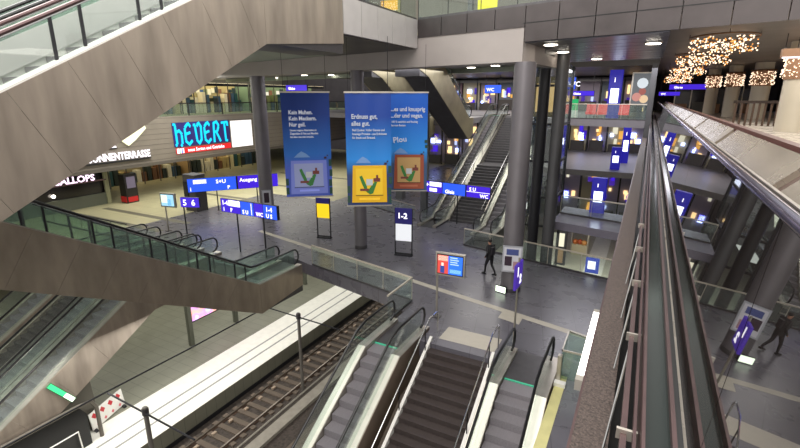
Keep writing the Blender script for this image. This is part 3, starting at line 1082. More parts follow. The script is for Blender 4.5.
banner('left blue banner with mauve snack box, hanging alone', (-12.9, 14.4), (-11.44, 15.6), 8.38, 4.18, 0)
banner('middle blue banner with bright yellow snack box, nearest of the three', (-10.0, 14.6), (-8.55, 15.5), 8.36, 4.1, 1)
banner('right blue banner with brown snack box, half behind the middle one', (-10.09, 17.74), (-8.44, 18.57), 8.38, 4.15, 2)


# ------------------------------------------------------------------ signs on the concourse
def board_sign(label, base, right, wdt, z0, z1, posts, segs, texts, name='direction_sign', off=0., back=DARK):
    t = thing(name, label, 'sign', (base[0], base[1], 0))
    r = Vector(right).normalized()
    p0 = Vector((base[0], base[1], z0)) + r * off
    M = frame(p0, r)
    h = z1 - z0
    MB().box(0, wdt, 0, h, -.16, -.004, M).build('casing', back, t)
    for (a, b, c, d, mat) in segs:
        MB().box(a * wdt, b * wdt, c * h, d * h, -.004, .004 if mat in (SIGNB, PURP) else .008, M).build('lit_panel', mat, t)
    for (s_, u, v, size, mat) in texts:
        text(s_, size, mat, M @ Matrix.Translation((u * wdt, v * h, .01)), t, bold=.008)
    for u in posts:
        q = p0 + r * (u * wdt)
        n = M.to_3x3() @ Vector((0, 0, 1))
        q = q - n * .08
        MB().tube([(q.x, q.y, 0), (q.x, q.y, z1)], .04, 8).build('post', DARK, t)
    return t, M


# big sign 1-4
board_sign('long blue-violet direction sign 1-4 on two thin posts, left of the banners', (-20.05, 17.1), (.955, -.02, 0), 4.1, 2.18, 2.92, (.27, .74),
           [(.01, .36, .02, .98, SIGNB), (.37, .60, .02, .98, SIGNC), (.61, .76, .02, .98, SIGNB), (.77, .99, .02, .98, SIGNC), (.15, .36, .52, .95, SIGNW), (.555, .57, .08, .92, SIGNW)],
           [('1-4', .03, .55, .34, SIGNW), ('i', .05, .1, .3, SIGNW), ('P', .18, .1, .28, SIGNW), ('S U', .40, .1, .3, SIGNW), ('WC', .64, .1, .28, SIGNW), ('1-4', .81, .52, .34, SIGNW), ('U S', .81, .08, .3, SIGNW)])
board_sign('small violet sign with numbers 5 and 6 beyond the escalators', (-23.9, 17.5), (.9, .35, 0), 1.15, 1.9, 2.5, (.1,),
           [(.0, 1, .02, .98, SIGNB)], [('5', .12, .2, .5, SIGNW), ('6', .58, .2, .5, SIGNW)])
board_sign('blue hanging direction board beside the square pillar', (-28.9, 21.9), (.62, .79, 0), 6.4, 1.5, 2.5, (.3, .75),
           [(.0, .52, .02, .98, SIGNC), (.54, 1, .02, .98, SIGNB), (.06, .2, .6, .9, SIGNW)], [('i', .02, .1, .4, SIGNW), ('S+U', .3, .55, .4, SIGNW), ('Ausgang', .56, .55, .38, SIGNW), ('P', .42, .1, .35, SIGNW)])
board_sign('long blue-violet board in front of the far staircase', (-13.0, 28.3), (.99, -.1, 0), 4.75, 1.95, 2.72, (.03, .52),
           [(.0, .28, .02, .98, SIGNB), (.29, .64, .02, .98, SIGNC), (.66, 1, .02, .98, SIGNB), (.08, .27, .56, .95, SIGNW), (.08, .2, .1, .4, SIGNW), (.66, 1, .46, .5, SIGNW)],
           [('+', .02, .5, .4, SIGNW), ('Gleis', .33, .1, .34, SIGNW), ('S U', .7, .55, .32, SIGNW), ('WC', .86, .06, .32, SIGNW)])


def totem(label, x, y, wdt, z0, z1, zs, mats, textstr=None, leg=True, rt=(.97, .2, 0)):
    t = thing('info_pylon', label, 'sign', (x, y, 0))
    M = frame((x - wdt / 2, y, 0), rt)
    for u in (0, wdt):
        MB().box(u - .03, u + .03, 0, z1, -.03, .03, M).build('leg', DARK, t)
    MB().box(0, wdt, zs, z1, -.05, .05, M).build('header', mats[0], t)
    MB().box(0.03, wdt - .03, z0, zs, -.04, .04, M).build('panel', mats[1], t)
    MB().box(0, wdt, .08, .14, -.03, .03, M).build('crossbar', DARK, t)
    MB().box(-.03, wdt + .03, 0, .05, -.14, .14, M).build('foot', DARK, t)
    if textstr:
        text(textstr, .42, SIGNW, M @ Matrix.Translation((.12, zs + (z1 - zs) * .36, .056)), t, bold=.01)
    return t


totem('violet platform pylon reading 1-2 over a white panel, below the right banner', -10.75, 20.73, .92, .82, 2.6, 1.75, (BNAVY, EM('panel_white', (238, 240, 244), .85)), '1-2')
totem('pylon with bright yellow timetable panel below the left banner', -16.45, 21.35, .85, 1.25, 2.45, 2.12, (BNAVY, YELL), None)


# screens
def screen(label, x, y, right, wdt, z0, z1, cols, post, name='monitor'):
    t = thing(name, label, 'screen', (x, y, 0))
    M = frame((x, y, z0), right)
    h = z1 - z0
    MB().box(-.05, wdt + .05, -.05, h + .05, -.14, -.01, M).build('casing', STEEL_L, t)
    MB().box(0, wdt, 0, h, -.01, 0, M).build('bezel', BLACK, t)
    for (a, b, c, d, mat) in cols:
        MB().box(a * wdt, b * wdt, c * h, d * h, 0, .006, M).build('screen_area', mat, t)
    if post is not None:
        q = M @ Vector((post * wdt, 0, -.09))
        MB().tube([(q.x, q.y, 0), (q.x, q.y, z1)], .045, 8).build('post', STEEL_L, t)
        MB().box(q.x - .15, q.x + .15, q.y - .15, q.y + .15, 0, .03).build('foot', STEEL_D, t)
    return t, M


t, M = screen('lit screen on a post showing red advert and blue text, near picture centre', -6.33, 14.95, (.99, .06, 0), 1.02, 1.83, 2.62,
              [(.03, .44, .05, .95, EM('scr_red', (206, 70, 60), 1.2)), (.44, .97, .05, .95, EM('scr_blue', (40, 110, 240), 1.2)), (.05, .42, .68, .93, EM('scr_pink', (250, 190, 170), 1.3)), (.5, .92, .12, .3, EM('scr_light', (130, 190, 255), 1.3))], 0.0)
MB().box(.14, .3, .06, .34, .008, .012, M).build('advert_figure', EM('scr_navy', (40, 70, 150), 1), t)
MB().box(.18, .27, .34, .46, .008, .012, M).build('advert_figure', EM('scr_skin', (250, 214, 200), 1.2), t)
for k in range(4):
    MB().box(.52, .85 - .05 * (k % 2), .42 + k * .085, .455 + k * .085, .008, .012, M).build('advert_text_line', EM('scr_line', (180, 210, 255), 1.2), t)
screen('pale blue-white screen on a post beyond the left escalators', -26.3, 17.9, (.95, .2, 0), 1.0, 1.62, 2.42, [(.03, .97, .05, .95, EM('scr_pale', (150, 200, 225), 1.2)), (.05, .5, .3, .9, EM('scr_cream', (240, 240, 200), 1.2)), (.5, .75, .1, .6, EM('scr_teal', (90, 160, 200), 1.2))], .2)
# tall post beside right escalator holding a violet board
t = thing('sign_post', 'thin tall post with violet lit number board beside the right escalator', 'sign', (-3.2, 14.5, 0))
MB().tube([(-3.2, 14.5, 0), (-3.2, 14.5, 3.1)], .035, 8).build('post', STEEL_L, t)
M = frame((-3.2, 14.05, 2.1), (.02, 1, 0))
pb = MB().box(0, .8, 0, .85, -.04, .04, M).build('board', PURP, t)
text('1', .42, SIGNW, M @ Matrix.Translation((.1, .45, .042)), pb, bold=.02)
text('2', .42, SIGNW, M @ Matrix.Translation((.45, .12, .042)), pb, bold=.02)
M3 = frame((-3.24, 14.85, 2.1), (-.02, -1, 0))
text('1', .42, SIGNW, M3 @ Matrix.Translation((.1, .45, .002)), pb, bold=.02)
text('2', .42, SIGNW, M3 @ Matrix.Translation((.45, .12, .002)), pb, bold=.02)

# platform advert light box on two posts
t = thing('advert_board', 'glowing pink and blue advert board on the platform under the steel escalator', 'sign', (-22.5, 17.5, -6.1))
for y in (16.0, 19.4):
    MB().box(-22.6, -22.35, y - .12, y + .12, -6.1, -3.0).build('post', P('post_grey_green', (104, 106, 94), .4, .4), t)
MB().box(-22.5, -22.44, 16.12, 19.28, -4.7, -3.1).build('casing', DARK, t)
m = P('advert_image', (220, 180, 220), .4)
nt = m.node_tree
bs = nt.nodes['Principled BSDF']
nz = nt.nodes.new('ShaderNodeTexNoise')
nz.inputs['Scale'].default_value = 1.3
cr = nt.nodes.new('ShaderNodeValToRGB')
e = cr.color_ramp.elements
e[0].color = (*lin((240, 170, 120)), 1)
e[0].position = .38
e[1].color = (*lin((190, 230, 255)), 1)
e[1].position = .62
q = e.new(.5)
q.color = (*lin((214, 130, 220)), 1)
tc = nt.nodes.new('ShaderNodeTexCoord')
nt.links.new(tc.outputs['Object'], nz.inputs[0])
nt.links.new(nz.outputs[0], cr.inputs[0])
nt.links.new(cr.outputs[0], bs.inputs['Emission Color'])
bs.inputs['Emission Strength'].default_value = 1.2
MB().box(-22.44, -22.43, 16.2, 19.2, -4.62, -3.18).build('lit_image', m, t)
for y in (19.4, 23.5):
    o = MB().box(-22.6, -22.35, y + 2.9, y + 3.14, -6.1, -1.0).build('platform_post', P('post_grey_green', (104, 106, 94), .4, .4))
    tag(o, 'grey post on the platform behind the pink advert' if y < 20 else 'farther grey post on the platform below the concourse edge', 'post')


# ------------------------------------------------------------------ railings
def glass_railing(label, pts, z, h=1.0, gm=GL, posts=True, railmat=None, pm=None):
    railmat = railmat or P('pale_rail', (196, 188, 172), .35, .2)
    pm = pm or railmat
    t = thing('glass_railing', label, 'railing', (pts[0][0], pts[0][1], z))
    for (a, b) in zip(pts[:-1], pts[1:]):
        A, B = Vector((*a, z)), Vector((*b, z))
        L = (B - A).length
        n = max(1, round(L / 1.6))
        M = frame(A, B - A)
        for k in range(n):
            MB().box(k * L / n + .02, (k + 1) * L / n - .02, .05, h - .04, -.008, .008, M).build('glass_panel', gm, t)
            if posts:
                MB().box(k * L / n - .01, k * L / n + .01, 0, h, -.012, .012, M).build('post', pm, t)
        MB().box(0, L, h - .03, h + .03, -.03, .03, M).build('top_rail', railmat, t)
        MB().box(0, L, 0, .09, -.03, .03, M).build('base_rail', STEEL_D, t)
    return t


glass_railing('glass railing around the track opening, middle of the picture', [(-14.15, 17.35), (-7.8, 15.85), (-7.8, 13.8)], 0, 1.05, GL)
glass_railing('glass railing at the far edge of the concourse behind the big column', [(-8.5, 23.98), (1.2, 21.7)], 0, 1.0, GL)
glass_railing('glass railing on the small landing deck, right of the dark columns', [(-3.7, 26.0), (-.5, 25.25)], 2.0, 1.0, GL)
glass_railing('glass railing on the far footbridge in front of the blue totem', [(-6.6, 38.4), (-.2, 36.9)], 6.6, 1.1, GLG)
glass_railing('glass railing along the edge above the lower left escalators', [(-36, 15.6), (-26.4, 15.6)], 0, 1.0, GL, railmat=DARK)
glass_railing('glass railing of the top deck above the white fascia', [(-9.6, 14.0), (-9.6, 19.7)], 11.45, 1.0, GL, railmat=DARK)
glass_railing('glass railing along the top of the dark bridge', [(-9.5, 19.75), (9, 15.4)], 11.45, 1.0, GL, railmat=DARK)
glass_railing('low railing on the olive floor behind the yellow pylon', [(-21, 31), (-13.5, 27.8)], 0, 1.0, GL, railmat=STEEL_L)
# small glass lift box head beside the right escalator
t = thing('glass_enclosure', 'small glass enclosure with steel top rail beside the right escalator', 'railing', (-1.2, 13.6, 0))
for (a, b) in (((-1.42, 14.3), (-.75, 14.1)), ((-.75, 14.1), (-.75, 13.0)), ((-1.42, 14.3), (-1.42, 13.0)), ((-1.42, 13.0), (-.75, 13.0))):
    A, B = Vector((*a, 0)), Vector((*b, 0))
    M = frame(A, B - A)
    L = (B - A).length
    MB().box(.02, L - .02, .05, .95, -.01, .01, M).build('glass_panel', GLG, t)
    MB().box(-.02, L + .02, .95, 1.0, -.02, .02, M).build('top_rail', STEEL_L, t)
MB().box(-1.5, -1.38, 12.75, 12.9, 0, .9).build('end_post', STEEL_L, t)
MB().box(-1.52, -1.2, 12.55, 12.75, 0, .12).build('white_foot', WHITE, t)


# ------------------------------------------------------------------ track
t = thing('railway_track', 'railway track with sleepers running beside the white platform edge', 'track', (-15.9, 18, -7.15))
for x in (-16.62, -15.2):
    MB().box(x - .04, x + .04, -6, 60, -7.12, -7.0).build('rail', RAIL, t)
    MB().box(x - .09, x + .09, -6, 60, -7.14, -7.1).build('rail_foot', P('rail_rust', (96, 74, 60), .7), t)
src = None
for k in range(68):
    if src is None:
        src = MB().box(-1.05, 1.02, -.13, .13, 0, .1, bev=.02).build('sleeper', P('sleeper', (104, 92, 80), .8, 0, .1, 4), t, world=False)
        o = src
    else:
        o = src.copy()
        COL.objects.link(o)
    o.location = (0, -14 + k * .62, -.03)
MB().tube([(-14.5, -6, -6.98), (-14.5, 60, -6.98)], .05, 6).build('conductor_rail', CONCL, t)
for k in range(30):
    y = 2 + k * 1.0
    MB().box(-16.35, -16.2, y, y + .22, -7.12, -7.02).build('rail_clip', P('clip_pale', (170, 150, 130), .7), t)

# overhead line masts
for k, (x, y, lab) in enumerate(((-14.75, 8.3, 'nearer grey post with cross wire in front of the track, bottom left'), (-14.78, 16.76, 'farther grey post with cross wire beside the track'))):
    t = thing('wire_mast', lab, 'post', (x, y, -7.15))
    MB().tube([(0, 0, 0), (0, 0, 4.6)], .085, 10).build('pole', P('mast_grey', (118, 114, 108), .5, .3), t, smooth=True, world=False)
    MB().tube([(0, 0, 4.3), (0, 0, 4.55)], .12, 10).build('cap', STEEL_D, t, smooth=True, world=False)
    MB().tube([(-2.25, 0, 4.44), (2.7, -.1, 4.36)], .035, 8).build('cross_arm', DARK, t, world=False)
o = MB().tube([(-17.15, 2, -2.72), (-17.15, 8.0, -2.72), (-17.05, 12, -2.74), (-17.0, 16.5, -2.72)], .035, 8).build('overhead_wire', DARK)
tag(o, 'dark overhead cable running along the platform between the cross wires', 'cable')

# stair opening on the platform with parapet, barrier board
t = thing('stairwell_parapet', 'black parapet with rounded brown top rail on the platform, bottom left corner', 'railing', (-19.4, 6.5, -6.1))
MB().prism_x([(2, -6.08), (8.5, -6.08), (8.5, -4.6), (8.3, -4.25), (2, -4.2)], -19.42, -19.36).build('panel', BLACK, t)
MB().tube([(-19.38, 2, -4.12), (-19.38, 8.2, -4.12), (-19.4, 8.75, -4.2), (-19.45, 8.95, -4.6), (-19.45, 8.95, -6.1)], .085, 8).build('top_rail', P('rail_grey_brown', (98, 92, 84), .4, .4), t, smooth=True)
MB().tube([(-19.2, 2, -5.1), (-19.2, 8.0, -5.1), (-19.2, 8.05, -6.08)], .03, 8).build('inner_rail', WHITE, t)
t = thing('barrier_board', 'red and white barrier board standing on the platform, bottom left', 'barrier', (-20.3, 9.5, -6.1))
M = frame((-20.0, 8.9, -6.02), (-.33, .94, 0), (-.15, 0, 1))
bd = MB().box(0, 1.95, 0, .8, -.02, .02, M).build('board', WHITE, t)
for k in range(4):
    M2 = M @ Matrix.Translation((.25 + k * .47, .58, .022)) @ Matrix.Rotation(.7, 4, 'Z')
    MB().box(-.09, .09, -.12, .12, 0, .006, M2).build('red_mark', P('barrier_red', (190, 40, 50), .5), bd)
    M2 = M @ Matrix.Translation((.32 + k * .44, .14, .022)) @ Matrix.Rotation(.7, 4, 'Z')
    MB().box(-.06, .06, -.06, .06, 0, .006, M2).build('red_mark', P('barrier_pink', (210, 110, 116), .5), bd)
for u in (.1, 1.8):
    p = M @ Vector((u, 0, 0))
    MB().box(p.x - .2, p.x + .2, p.y - .06, p.y + .06, -6.09, -6.0).build('foot', DARK, t)
o = MB().prism_x([(6.6, -6.1), (9.4, -6.1), (9.3, -3.35), (6.6, -4.9)], -21.1, -20.35).build('support_pier', P('support_grey', (92, 88, 78), .5), None)
tag(o, 'dark wedge-shaped pier under the lower left escalators', 'support')
t = thing('exit_light', 'green glowing exit light on the steel side of the lower left escalator', 'sign', (-19.5, 7.8, -3.3))
M = frame((-19.535, 7.42, -2.75), (0, .72, -1.1), (0, 1, .65))
hs = MB().box(-.03, 1.33, -.03, .2, -.0, .06, M).build('housing', P('exit_case', (60, 110, 80), .4), t)
MB().box(0, .8, 0, .17, .06, .07, M).build('green_face', GRNL, hs)
MB().box(.82, 1.3, 0, .17, .06, .07, M).build('white_face', EM('exit_white', (236, 255, 226), 2.2), hs)

# ------------------------------------------------------------------ downlights
DL = [(-27.3, 29.4), (-31.0, 34.5), (-22.0, 27.0), (-21.0, 27.6), (-25.4, 31.4), (-23.3, 32.2), (-18.2, 26.0), (-18.6, 29.6), (-10.3, 24.6), (-9.9, 28.0), (-8.1, 23.5), (-8.1, 27.0)]
t0 = None
for k, (x, y) in enumerate(DL):
    if t0 is None:
        t0 = thing('downlight', 'small round white downlight in the dark soffit behind the pale beam', 'lamp', (x, y, 9.97), 0, 'downlights in the soffit behind the beam')
        MB().tube([(0, 0, 0), (0, 0, -.05)], .3, 16).build('rim', CHROME, t0, world=False)
        MB().tube([(0, 0, -.05), (0, 0, -.07)], .25, 16).build('lamp_face', LAMP, t0, world=False)
    else:
        c = copy_tree(t0)
        c.location = (x, y, 9.97)
for (x, y) in ((-3.65, 19.2), (-3.73, 22.5), (-2.8, 27.3), (-.2, 20.5)):
    c = copy_tree(t0)
    c.location = (x, y, 10.16)
    c['label'] = 'small white downlight in the shiny metal ceiling right of the big column'
    c['group'] = 'downlights in the shiny metal ceiling'

# ------------------------------------------------------------------ back hall, levels behind
m = MB()
m.prism_z([(-3.75, 24.1), (-.4, 23.3), (-.4, 27.1), (-3.75, 27.9)], 1.6, 2.0)
structure('floor.008', m, P('landing_grey', (128, 124, 136), .22, .2, .06, 2), 'small shiny landing deck')
m = MB()
m.prism_z([(-9, 38.9), (.3, 36.75), (.3, 41.5), (-9, 43)], 6.1, 6.6)
structure('floor.009', m, P('bridge_slab', (122, 118, 122), .4, .1, .05, 2), 'slab of the far footbridge')
m = MB()
m.box(-36, -8.6, 41.2, 70, 6.1, 6.6)
m.box(-8.6, .2, 43, 70, 6.1, 6.6)
structure('floor.010', m, P('bridge_slab', (122, 118, 122), .4, .1, .05, 2), 'far gallery floor')
m = MB()
m.box(-36, 0.2, 41, 70, 10.5, 10.9)
structure('ceiling.007', m, SOFF)
m = MB()
m.box(-8.6, 2.4, 44, 70, 1.4, 1.9)
structure('floor.011', m, P('bridge_slab', (122, 118, 122), .4, .1, .05, 2), 'intermediate far floor')

rnd = random.Random(11)
PALB = [(190, 180, 150), (160, 150, 165), (140, 110, 120), (200, 190, 150), (110, 120, 130), (170, 160, 185)]
kk = 0
# bays of the far hall, each a framed bay with goods and lights
for (z0, z1, x0, x1, y, n) in ((6.6, 10.4, -34, -.5, 58, 14), (0, 6.0, -34, -13.5, 54, 9), (-6.1, 1.3, -8.5, 2.2, 58, 5), (1.9, 6.0, -8.5, 2.2, 60, 5)):
    L = (x1 - x0) / n
    for i in range(n):
        a = x0 + i * L
        t = thing('shopfront', '%s shop bay from the left, %s of the back hall' % (['first', 'second', 'third', 'fourth', 'fifth', 'sixth', 'seventh', 'eighth', 'ninth', 'tenth', 'eleventh', 'twelfth', 'thirteenth', 'fourteenth'][i], {6.6: 'upper gallery row', 0: 'concourse row', -6.1: 'lowest row', 1.9: 'middle row'}[z0]), 'shop', (a + L / 2, y, z0))
        c = PALB[rnd.randrange(6)]
        MB().box(a + .1, a + L - .1, y + 1.4, y + 1.6, z0, z1 - .3).build('back_panel', col('bay_%d_%d_%d' % c, c, .6), t)
        MB().box(a + .01, a + .14, y - .1, y + .1, z0, z1 - .1).build('frame', DARK, t)
        MB().box(a + .01, a + L - .01, y - .06, y + .06, z1 - .5, z1 - .1).build('header', STEEL_D, t)
        for j in range(rnd.randrange(5, 9)):
            u = a + .2 + rnd.random() * (L - .9)
            v = z0 + rnd.random() * (z1 - z0 - 1.6)
            g = rnd.choice([WARM, WARM, EM('cool_panel', (190, 205, 255), 1.1), EM('amber_panel', (230, 170, 80), 1.0), EM('pale_panel', (230, 225, 200), .9), PURP, SIGNB, LAMPB])
            MB().box(u, u + rnd.uniform(.15, .6), y + 1.2, y + 1.38, v, v + rnd.uniform(.2, 1.0)).build('lit_display', g, t)
        MB().box(a + .3, a + L - .3, y + .4, y + .9, z0, z0 + rnd.uniform(.8, 1.3)).build('counter', col('bay_counter', (70, 64, 62), .5), t)
        kk += 1

# violet signs in the back hall
for (x, y, z, wd, h, mt, lab) in (
        (-29.2, 33.4, 8.7, 2.4, .55, SIGNB, 'violet hanging sign between the grey column and the left banner'),
        (-16.7, 52, 8.6, 1.9, .9, SIGNC, 'small bright blue sign above the top of the far stairs, left'),
        (-11.9, 50, 8.7, 2.1, .6, SIGNC, 'bright blue sign above the top of the far stairs, right'),
        (-7.2, 50, 8.3, 2.2, .5, SIGNB, 'violet sign just left of the big column top'),
        (-6.4, 42, 8.8, .7, 1.0, SIGNC, 'small blue sign right of the big column top'),
        (1.4, 56, 8.9, 3.6, .55, SIGNB, 'long violet sign over the far end of the right gallery'),
        (.5, 52, 8.3, 1.8, .4, SIGNB, 'shorter violet sign lower at the far end of the right gallery')):
    t = thing('hanging_sign', lab, 'sign', (x, y, z))
    MB().box(x, x + wd, y, y + .15, z, z + h).build('casing', DARK, t)
    MB().box(x + .03, x + wd - .03, y - .012, y, z + .03, z + h - .03).build('lit_face', mt, t)
    M = frame((x + wd * .12, y - .02, z + h * .25), (1, 0, 0))
    text('WC' if wd < 2 else 'Gleise', h * .55, SIGNW, M, t, bold=.01)
    for u in (.15, wd - .15):
        MB().tube([(x + u, y + .08, z + h), (x + u, y + .08, 9.98 if y < 34 else (10.71 if x > .4 else 10.52))], .02, 5).build('hanger', DARK, t)

# blue totems with white screens
for (x, y, z, wd, h, lab) in ((-2.6, 40.3, 6.6, .95, 3.6, 'tall blue totem with white screen on the far footbridge'),
                              (-1.95, 27.0, 2.0, .75, 1.95, 'blue totem with white screen on the small landing deck'),
                              (-2.2, 45.5, 1.9, .8, 2.0, 'distant blue totem with white screen, lower level'),
                              (-1.7, 50.5, 1.9, .7, 3.6, 'farther slim blue totem with white light at its top')):
    t = thing('info_totem', lab, 'sign', (x, y, z))
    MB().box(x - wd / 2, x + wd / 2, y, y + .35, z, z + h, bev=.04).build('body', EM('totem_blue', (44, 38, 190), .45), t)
    MB().box(x - wd * .3, x + wd * .3, y - .03, y, z + h * .32, z + h * .62).build('screen', EM('totem_screen', (225, 232, 255), 3.0), t)
    text('i', h * .14, SIGNW, frame((x - wd * .12, y - .02, z + h * .75), (1, 0, 0)), t, bold=.01)
# advert poster right of totem on footbridge
o_ = None
t = thing('advert_poster', 'framed food poster right of the tall blue totem on the footbridge', 'poster', (-.6, 40.5, 6.6))
MB().box(-1.5, .05, 40.5, 40.7, 7.6, 10.0).build('frame', STEEL_L, t)
for u in (-1.45, -.05):
    MB().box(u, u + .06, 40.55, 40.65, 6.6, 7.6).build('leg', STEEL_D, t)
MB().box(-1.4, -.05, 40.47, 40.5, 7.7, 9.9).build('image', EM('poster_dim', (96, 100, 104), .8), t)
for k, (a, b, c, r_) in enumerate(((-1.05, 8.2, (190, 130, 120), .32), (-.55, 8.05, (220, 190, 150), .3), (-.7, 8.6, (150, 80, 70), .25), (-.75, 9.2, (206, 214, 220), .38))):
    MB().tube([(a, 40.47, b), (a, 40.45, b)], r_, 12).build('pictured_food', EM('pf_%d' % k, c, .9), t)


# seats on the footbridge
def chair(lab, x, y, z, c):
    t = thing('armchair', lab, 'chair', (x, y, z))
    mt = col('seat_%d_%d_%d' % c, c, .5, 1.1)  # seat colour made self-glowing to show through the railing glass
    MB().box(-.35, .35, -.3, .3, .3, .5, bev=.05).build('seat', mt, t, world=False)
    MB().prism_x([(.22, .3), (.4, .3), (.5, 1.1), (.38, 1.1)], -.35, .35).build('backrest', mt, t, world=False)
    for a in (-.28, .28):
        for b in (-.24, .3):
            MB().tube([(a, b, 0), (a, b, .3)], .025, 6).build('leg', STEEL_D, t, world=False)
    return t


chair('red seat left of the tall blue totem', -4.1, 39.6, 6.6, (214, 50, 50))
chair('second red seat left of the tall blue totem', -3.3, 39.5, 6.6, (220, 60, 55))
chair('red seat right of the tall blue totem', -1.75, 39.3, 6.6, (222, 40, 40))
t = thing('info_stand', 'green and white stand near the left end of the footbridge railing', 'stand', (-5.3, 39.2, 6.6))
MB().box(-5.6, -5.0, 39.2, 39.5, 6.6, 7.2).build('white_base', WHITE, t)
MB().box(-5.55, -5.05, 39.2, 39.5, 7.2, 8.05).build('green_panel', EM('stand_green', (30, 190, 110), .6), t)

# dark lift tower frames behind the dark columns
for (x0, x1, y0, y1, lab) in ((-6.9, -4.7, 30, 33, 'glass lift tower directly right of the dark columns'),):
    t = thing('lift_tower', lab, 'lift', ((x0 + x1) / 2, (y0 + y1) / 2, -6.1))
    for (a, b) in ((x0, y0), (x1, y0), (x0, y1), (x1, y1)):
        MB().box(a - .09, a + .09, b - .09, b + .09, -6.1, 10.1).build('corner_post', DARK, t)
    for z in (-3.5, 0, 1.9, 4.2, 6.5, 8.8):
        MB().box(x0, x1, y0 - .06, y0 + .06, z, z + .14).build('ring_beam', DARK, t)
        MB().box(x0 - .06, x0 + .06, y0, y1, z, z + .14).build('ring_beam', DARK, t)
        MB().box(x1 - .06, x1 + .06, y0, y1, z, z + .14).build('ring_beam', DARK, t)
    MB().box(x0 + .1, x1 - .1, y0 - .01, y0 + .01, -6.1, 10.1).build('glass_wall', GL, t)
    MB().box(x1 - .01, x1 + .01, y0 + .1, y1 - .1, -6.1, 10.1).build('glass_wall', GL, t)
    MB().box(x0 + .3, x1 - .3, y0 + .3, y1 - .3, 7.0, 9.4).build('lift_car', P('lift_car', (140, 120, 90), .4, .4), t)
    MB().box(x0 + .5, x1 - .5, y0 + .28, y0 + .3, 7.3, 9.0).build('car_window', EM('car_glow', (230, 190, 130), .7), t)
for (x, y, z0, z1, r, lab) in ((-.05, 33.5, -6.1, 10.16, .16, 'dark square post where the footbridge meets the right gallery'), (-13.9, 30.2, 0, 9.9, .22, 'dark thin column left of the distant stairs'), (-17.6, 33.5, 0, 9.9, .3, 'dark column behind the right banner')):
    o = MB().box(x - r, x + r, y - r, y + r, z0, z1).build('square_column', COLD)
    tag(o, lab, 'column')

# things on the lower floor behind the far railing
m = MB()
m.box(-3.4, -1.9, 39, 56, -6.1, -6.08)
structure('trim_17', m, PEDGE, 'white floor strip on the lower floor')
t = thing('market_stall', 'orange and cream market stall on the lower floor beyond the far railing', 'stall', (-4.3, 44, -6.1))
MB().box(-5.0, -3.6, 44, 45.0, -6.1, -5.1, bev=.05).build('counter', P('stall_cream', (190, 180, 150), .5), t)
for (a, b, c) in ((-4.7, 44.3, (210, 120, 60)), (-4.3, 44.4, (190, 90, 50)), (-3.9, 44.2, (226, 160, 90))):
    MB().ball((a, b, -4.9), .28).build('goods_heap', col('heap_%d_%d_%d' % c, c, .6), t)
for (a, b) in ((-5.0, 44.0), (-3.6, 44.0), (-5.0, 45.0), (-3.6, 45.0)):
    MB().box(a - .04, a + .04, b - .04, b + .04, -6.1, -3.6).build('post', STEEL_L, t)
MB().box(-5.1, -3.5, 43.9, 45.1, -3.6, -3.5).build('roof', P('stall_roof', (150, 90, 60), .6), t)
for k, (x, y) in enumerate(((-6.3, 44.5), (-5.9, 42.5))):
    t = thing('cafe_table', ['round white cafe table on the lower floor, farther one', 'round white cafe table on the lower floor, nearer one'][k], 'table', (x, y, -6.1))
    MB().tube([(0, 0, .72), (0, 0, .76)], .55, 20).build('tabletop', WHITE, t, world=False)
    MB().tube([(0, 0, 0), (0, 0, .72)], .05, 8).build('leg', STEEL_D, t, world=False)
    MB().tube([(0, 0, 0), (0, 0, .03)], .28, 16).build('foot', STEEL_D, t, world=False)
t = thing('display_case', 'dark framed display case with pale panel under the landing deck', 'cabinet', (-5.6, 40.5, -6.1))
MB().box(-6.4, -5.0, 40.5, 40.8, -6.1, -2.2).build('frame', DARK, t)
MB().box(-6.2, -5.2, 40.46, 40.5, -4.4, -3.2).build('pale_panel', EM('pale_panel', (230, 225, 200), .9), t)
MB().box(-6.2, -5.2, 40.46, 40.5, -5.9, -4.7).build('lower_panel', col('case_wood', (150, 120, 90), .5), t)
t = thing('blue_sign', 'small blue and white sign at the far edge below the landing deck', 'sign', (-1.55, 22.6, 0))
MB().box(-1.85, -1.25, 22.75, 22.85, 0, .75).build('board', EM('small_blue', (60, 80, 190), .8), t)
MB().box(-1.75, -1.4, 22.73, 22.75, .2, .6).build('white_mark', SIGNW, t)


# ------------------------------------------------------------------ right gallery
m = MB()
m.box(.26, 14, -4, 70, 6.1, 6.58)
structure('floor.012', m, P('gallery_floor', (206, 198, 186), .28, .05, .05, 1.2), 'pale shiny gallery floor')
m = MB()
m.box(-.22, .03, -3, 52, 5.0, 5.72)
structure('trim_14', m, RUST, 'speckled brown steel edge beam below the gallery')
m = MB()
m.box(-.245, -.22, -3, 52, 5.2, 5.66)
structure('trim_15', m, PINKM)
m = MB()
m.box(.03, .26, -3, 52, 5.0, 5.2)
structure('trim_16', m, BLACK)
t = thing('lamp_strip', 'bright white lamp strip on the outer side of the speckled edge beam', 'lamp', (-.32, 5.3, 5.4))
MB().box(-.33, -.25, 4.5, 6.1, 5.35, 5.47).build('diffuser', LAMPS, t)
MB().box(-.335, -.25, 4.4, 4.5, 5.35, 5.47).build('end_cap', STEEL_L, t)
MB().box(-.335, -.25, 6.1, 6.2, 5.35, 5.47).build('end_cap', STEEL_L, t)
t = thing('edge_rail', 'twin brown steel pipes running along the gallery edge beside the beam', 'railing', (.09, 10, 6.4))
MB().box(.07, .1, -3, 50, 6.42, 6.5).build('pipe', PINKM, t)
MB().box(.125, .14, -3, 50, 6.5, 6.56).build('pipe', PINKM, t)
k = 0
y = 1.2
while y < 8:
    MB().tube([(-.0, y - .35, 5.75), (.085, y, 6.45)], .009, 6).build('tie_rod', CHROME, t)
    MB().box(.05, .15, y, y + .02, 6.46, 6.52).build('bracket', STEEL_L, t)
    y += 1.15
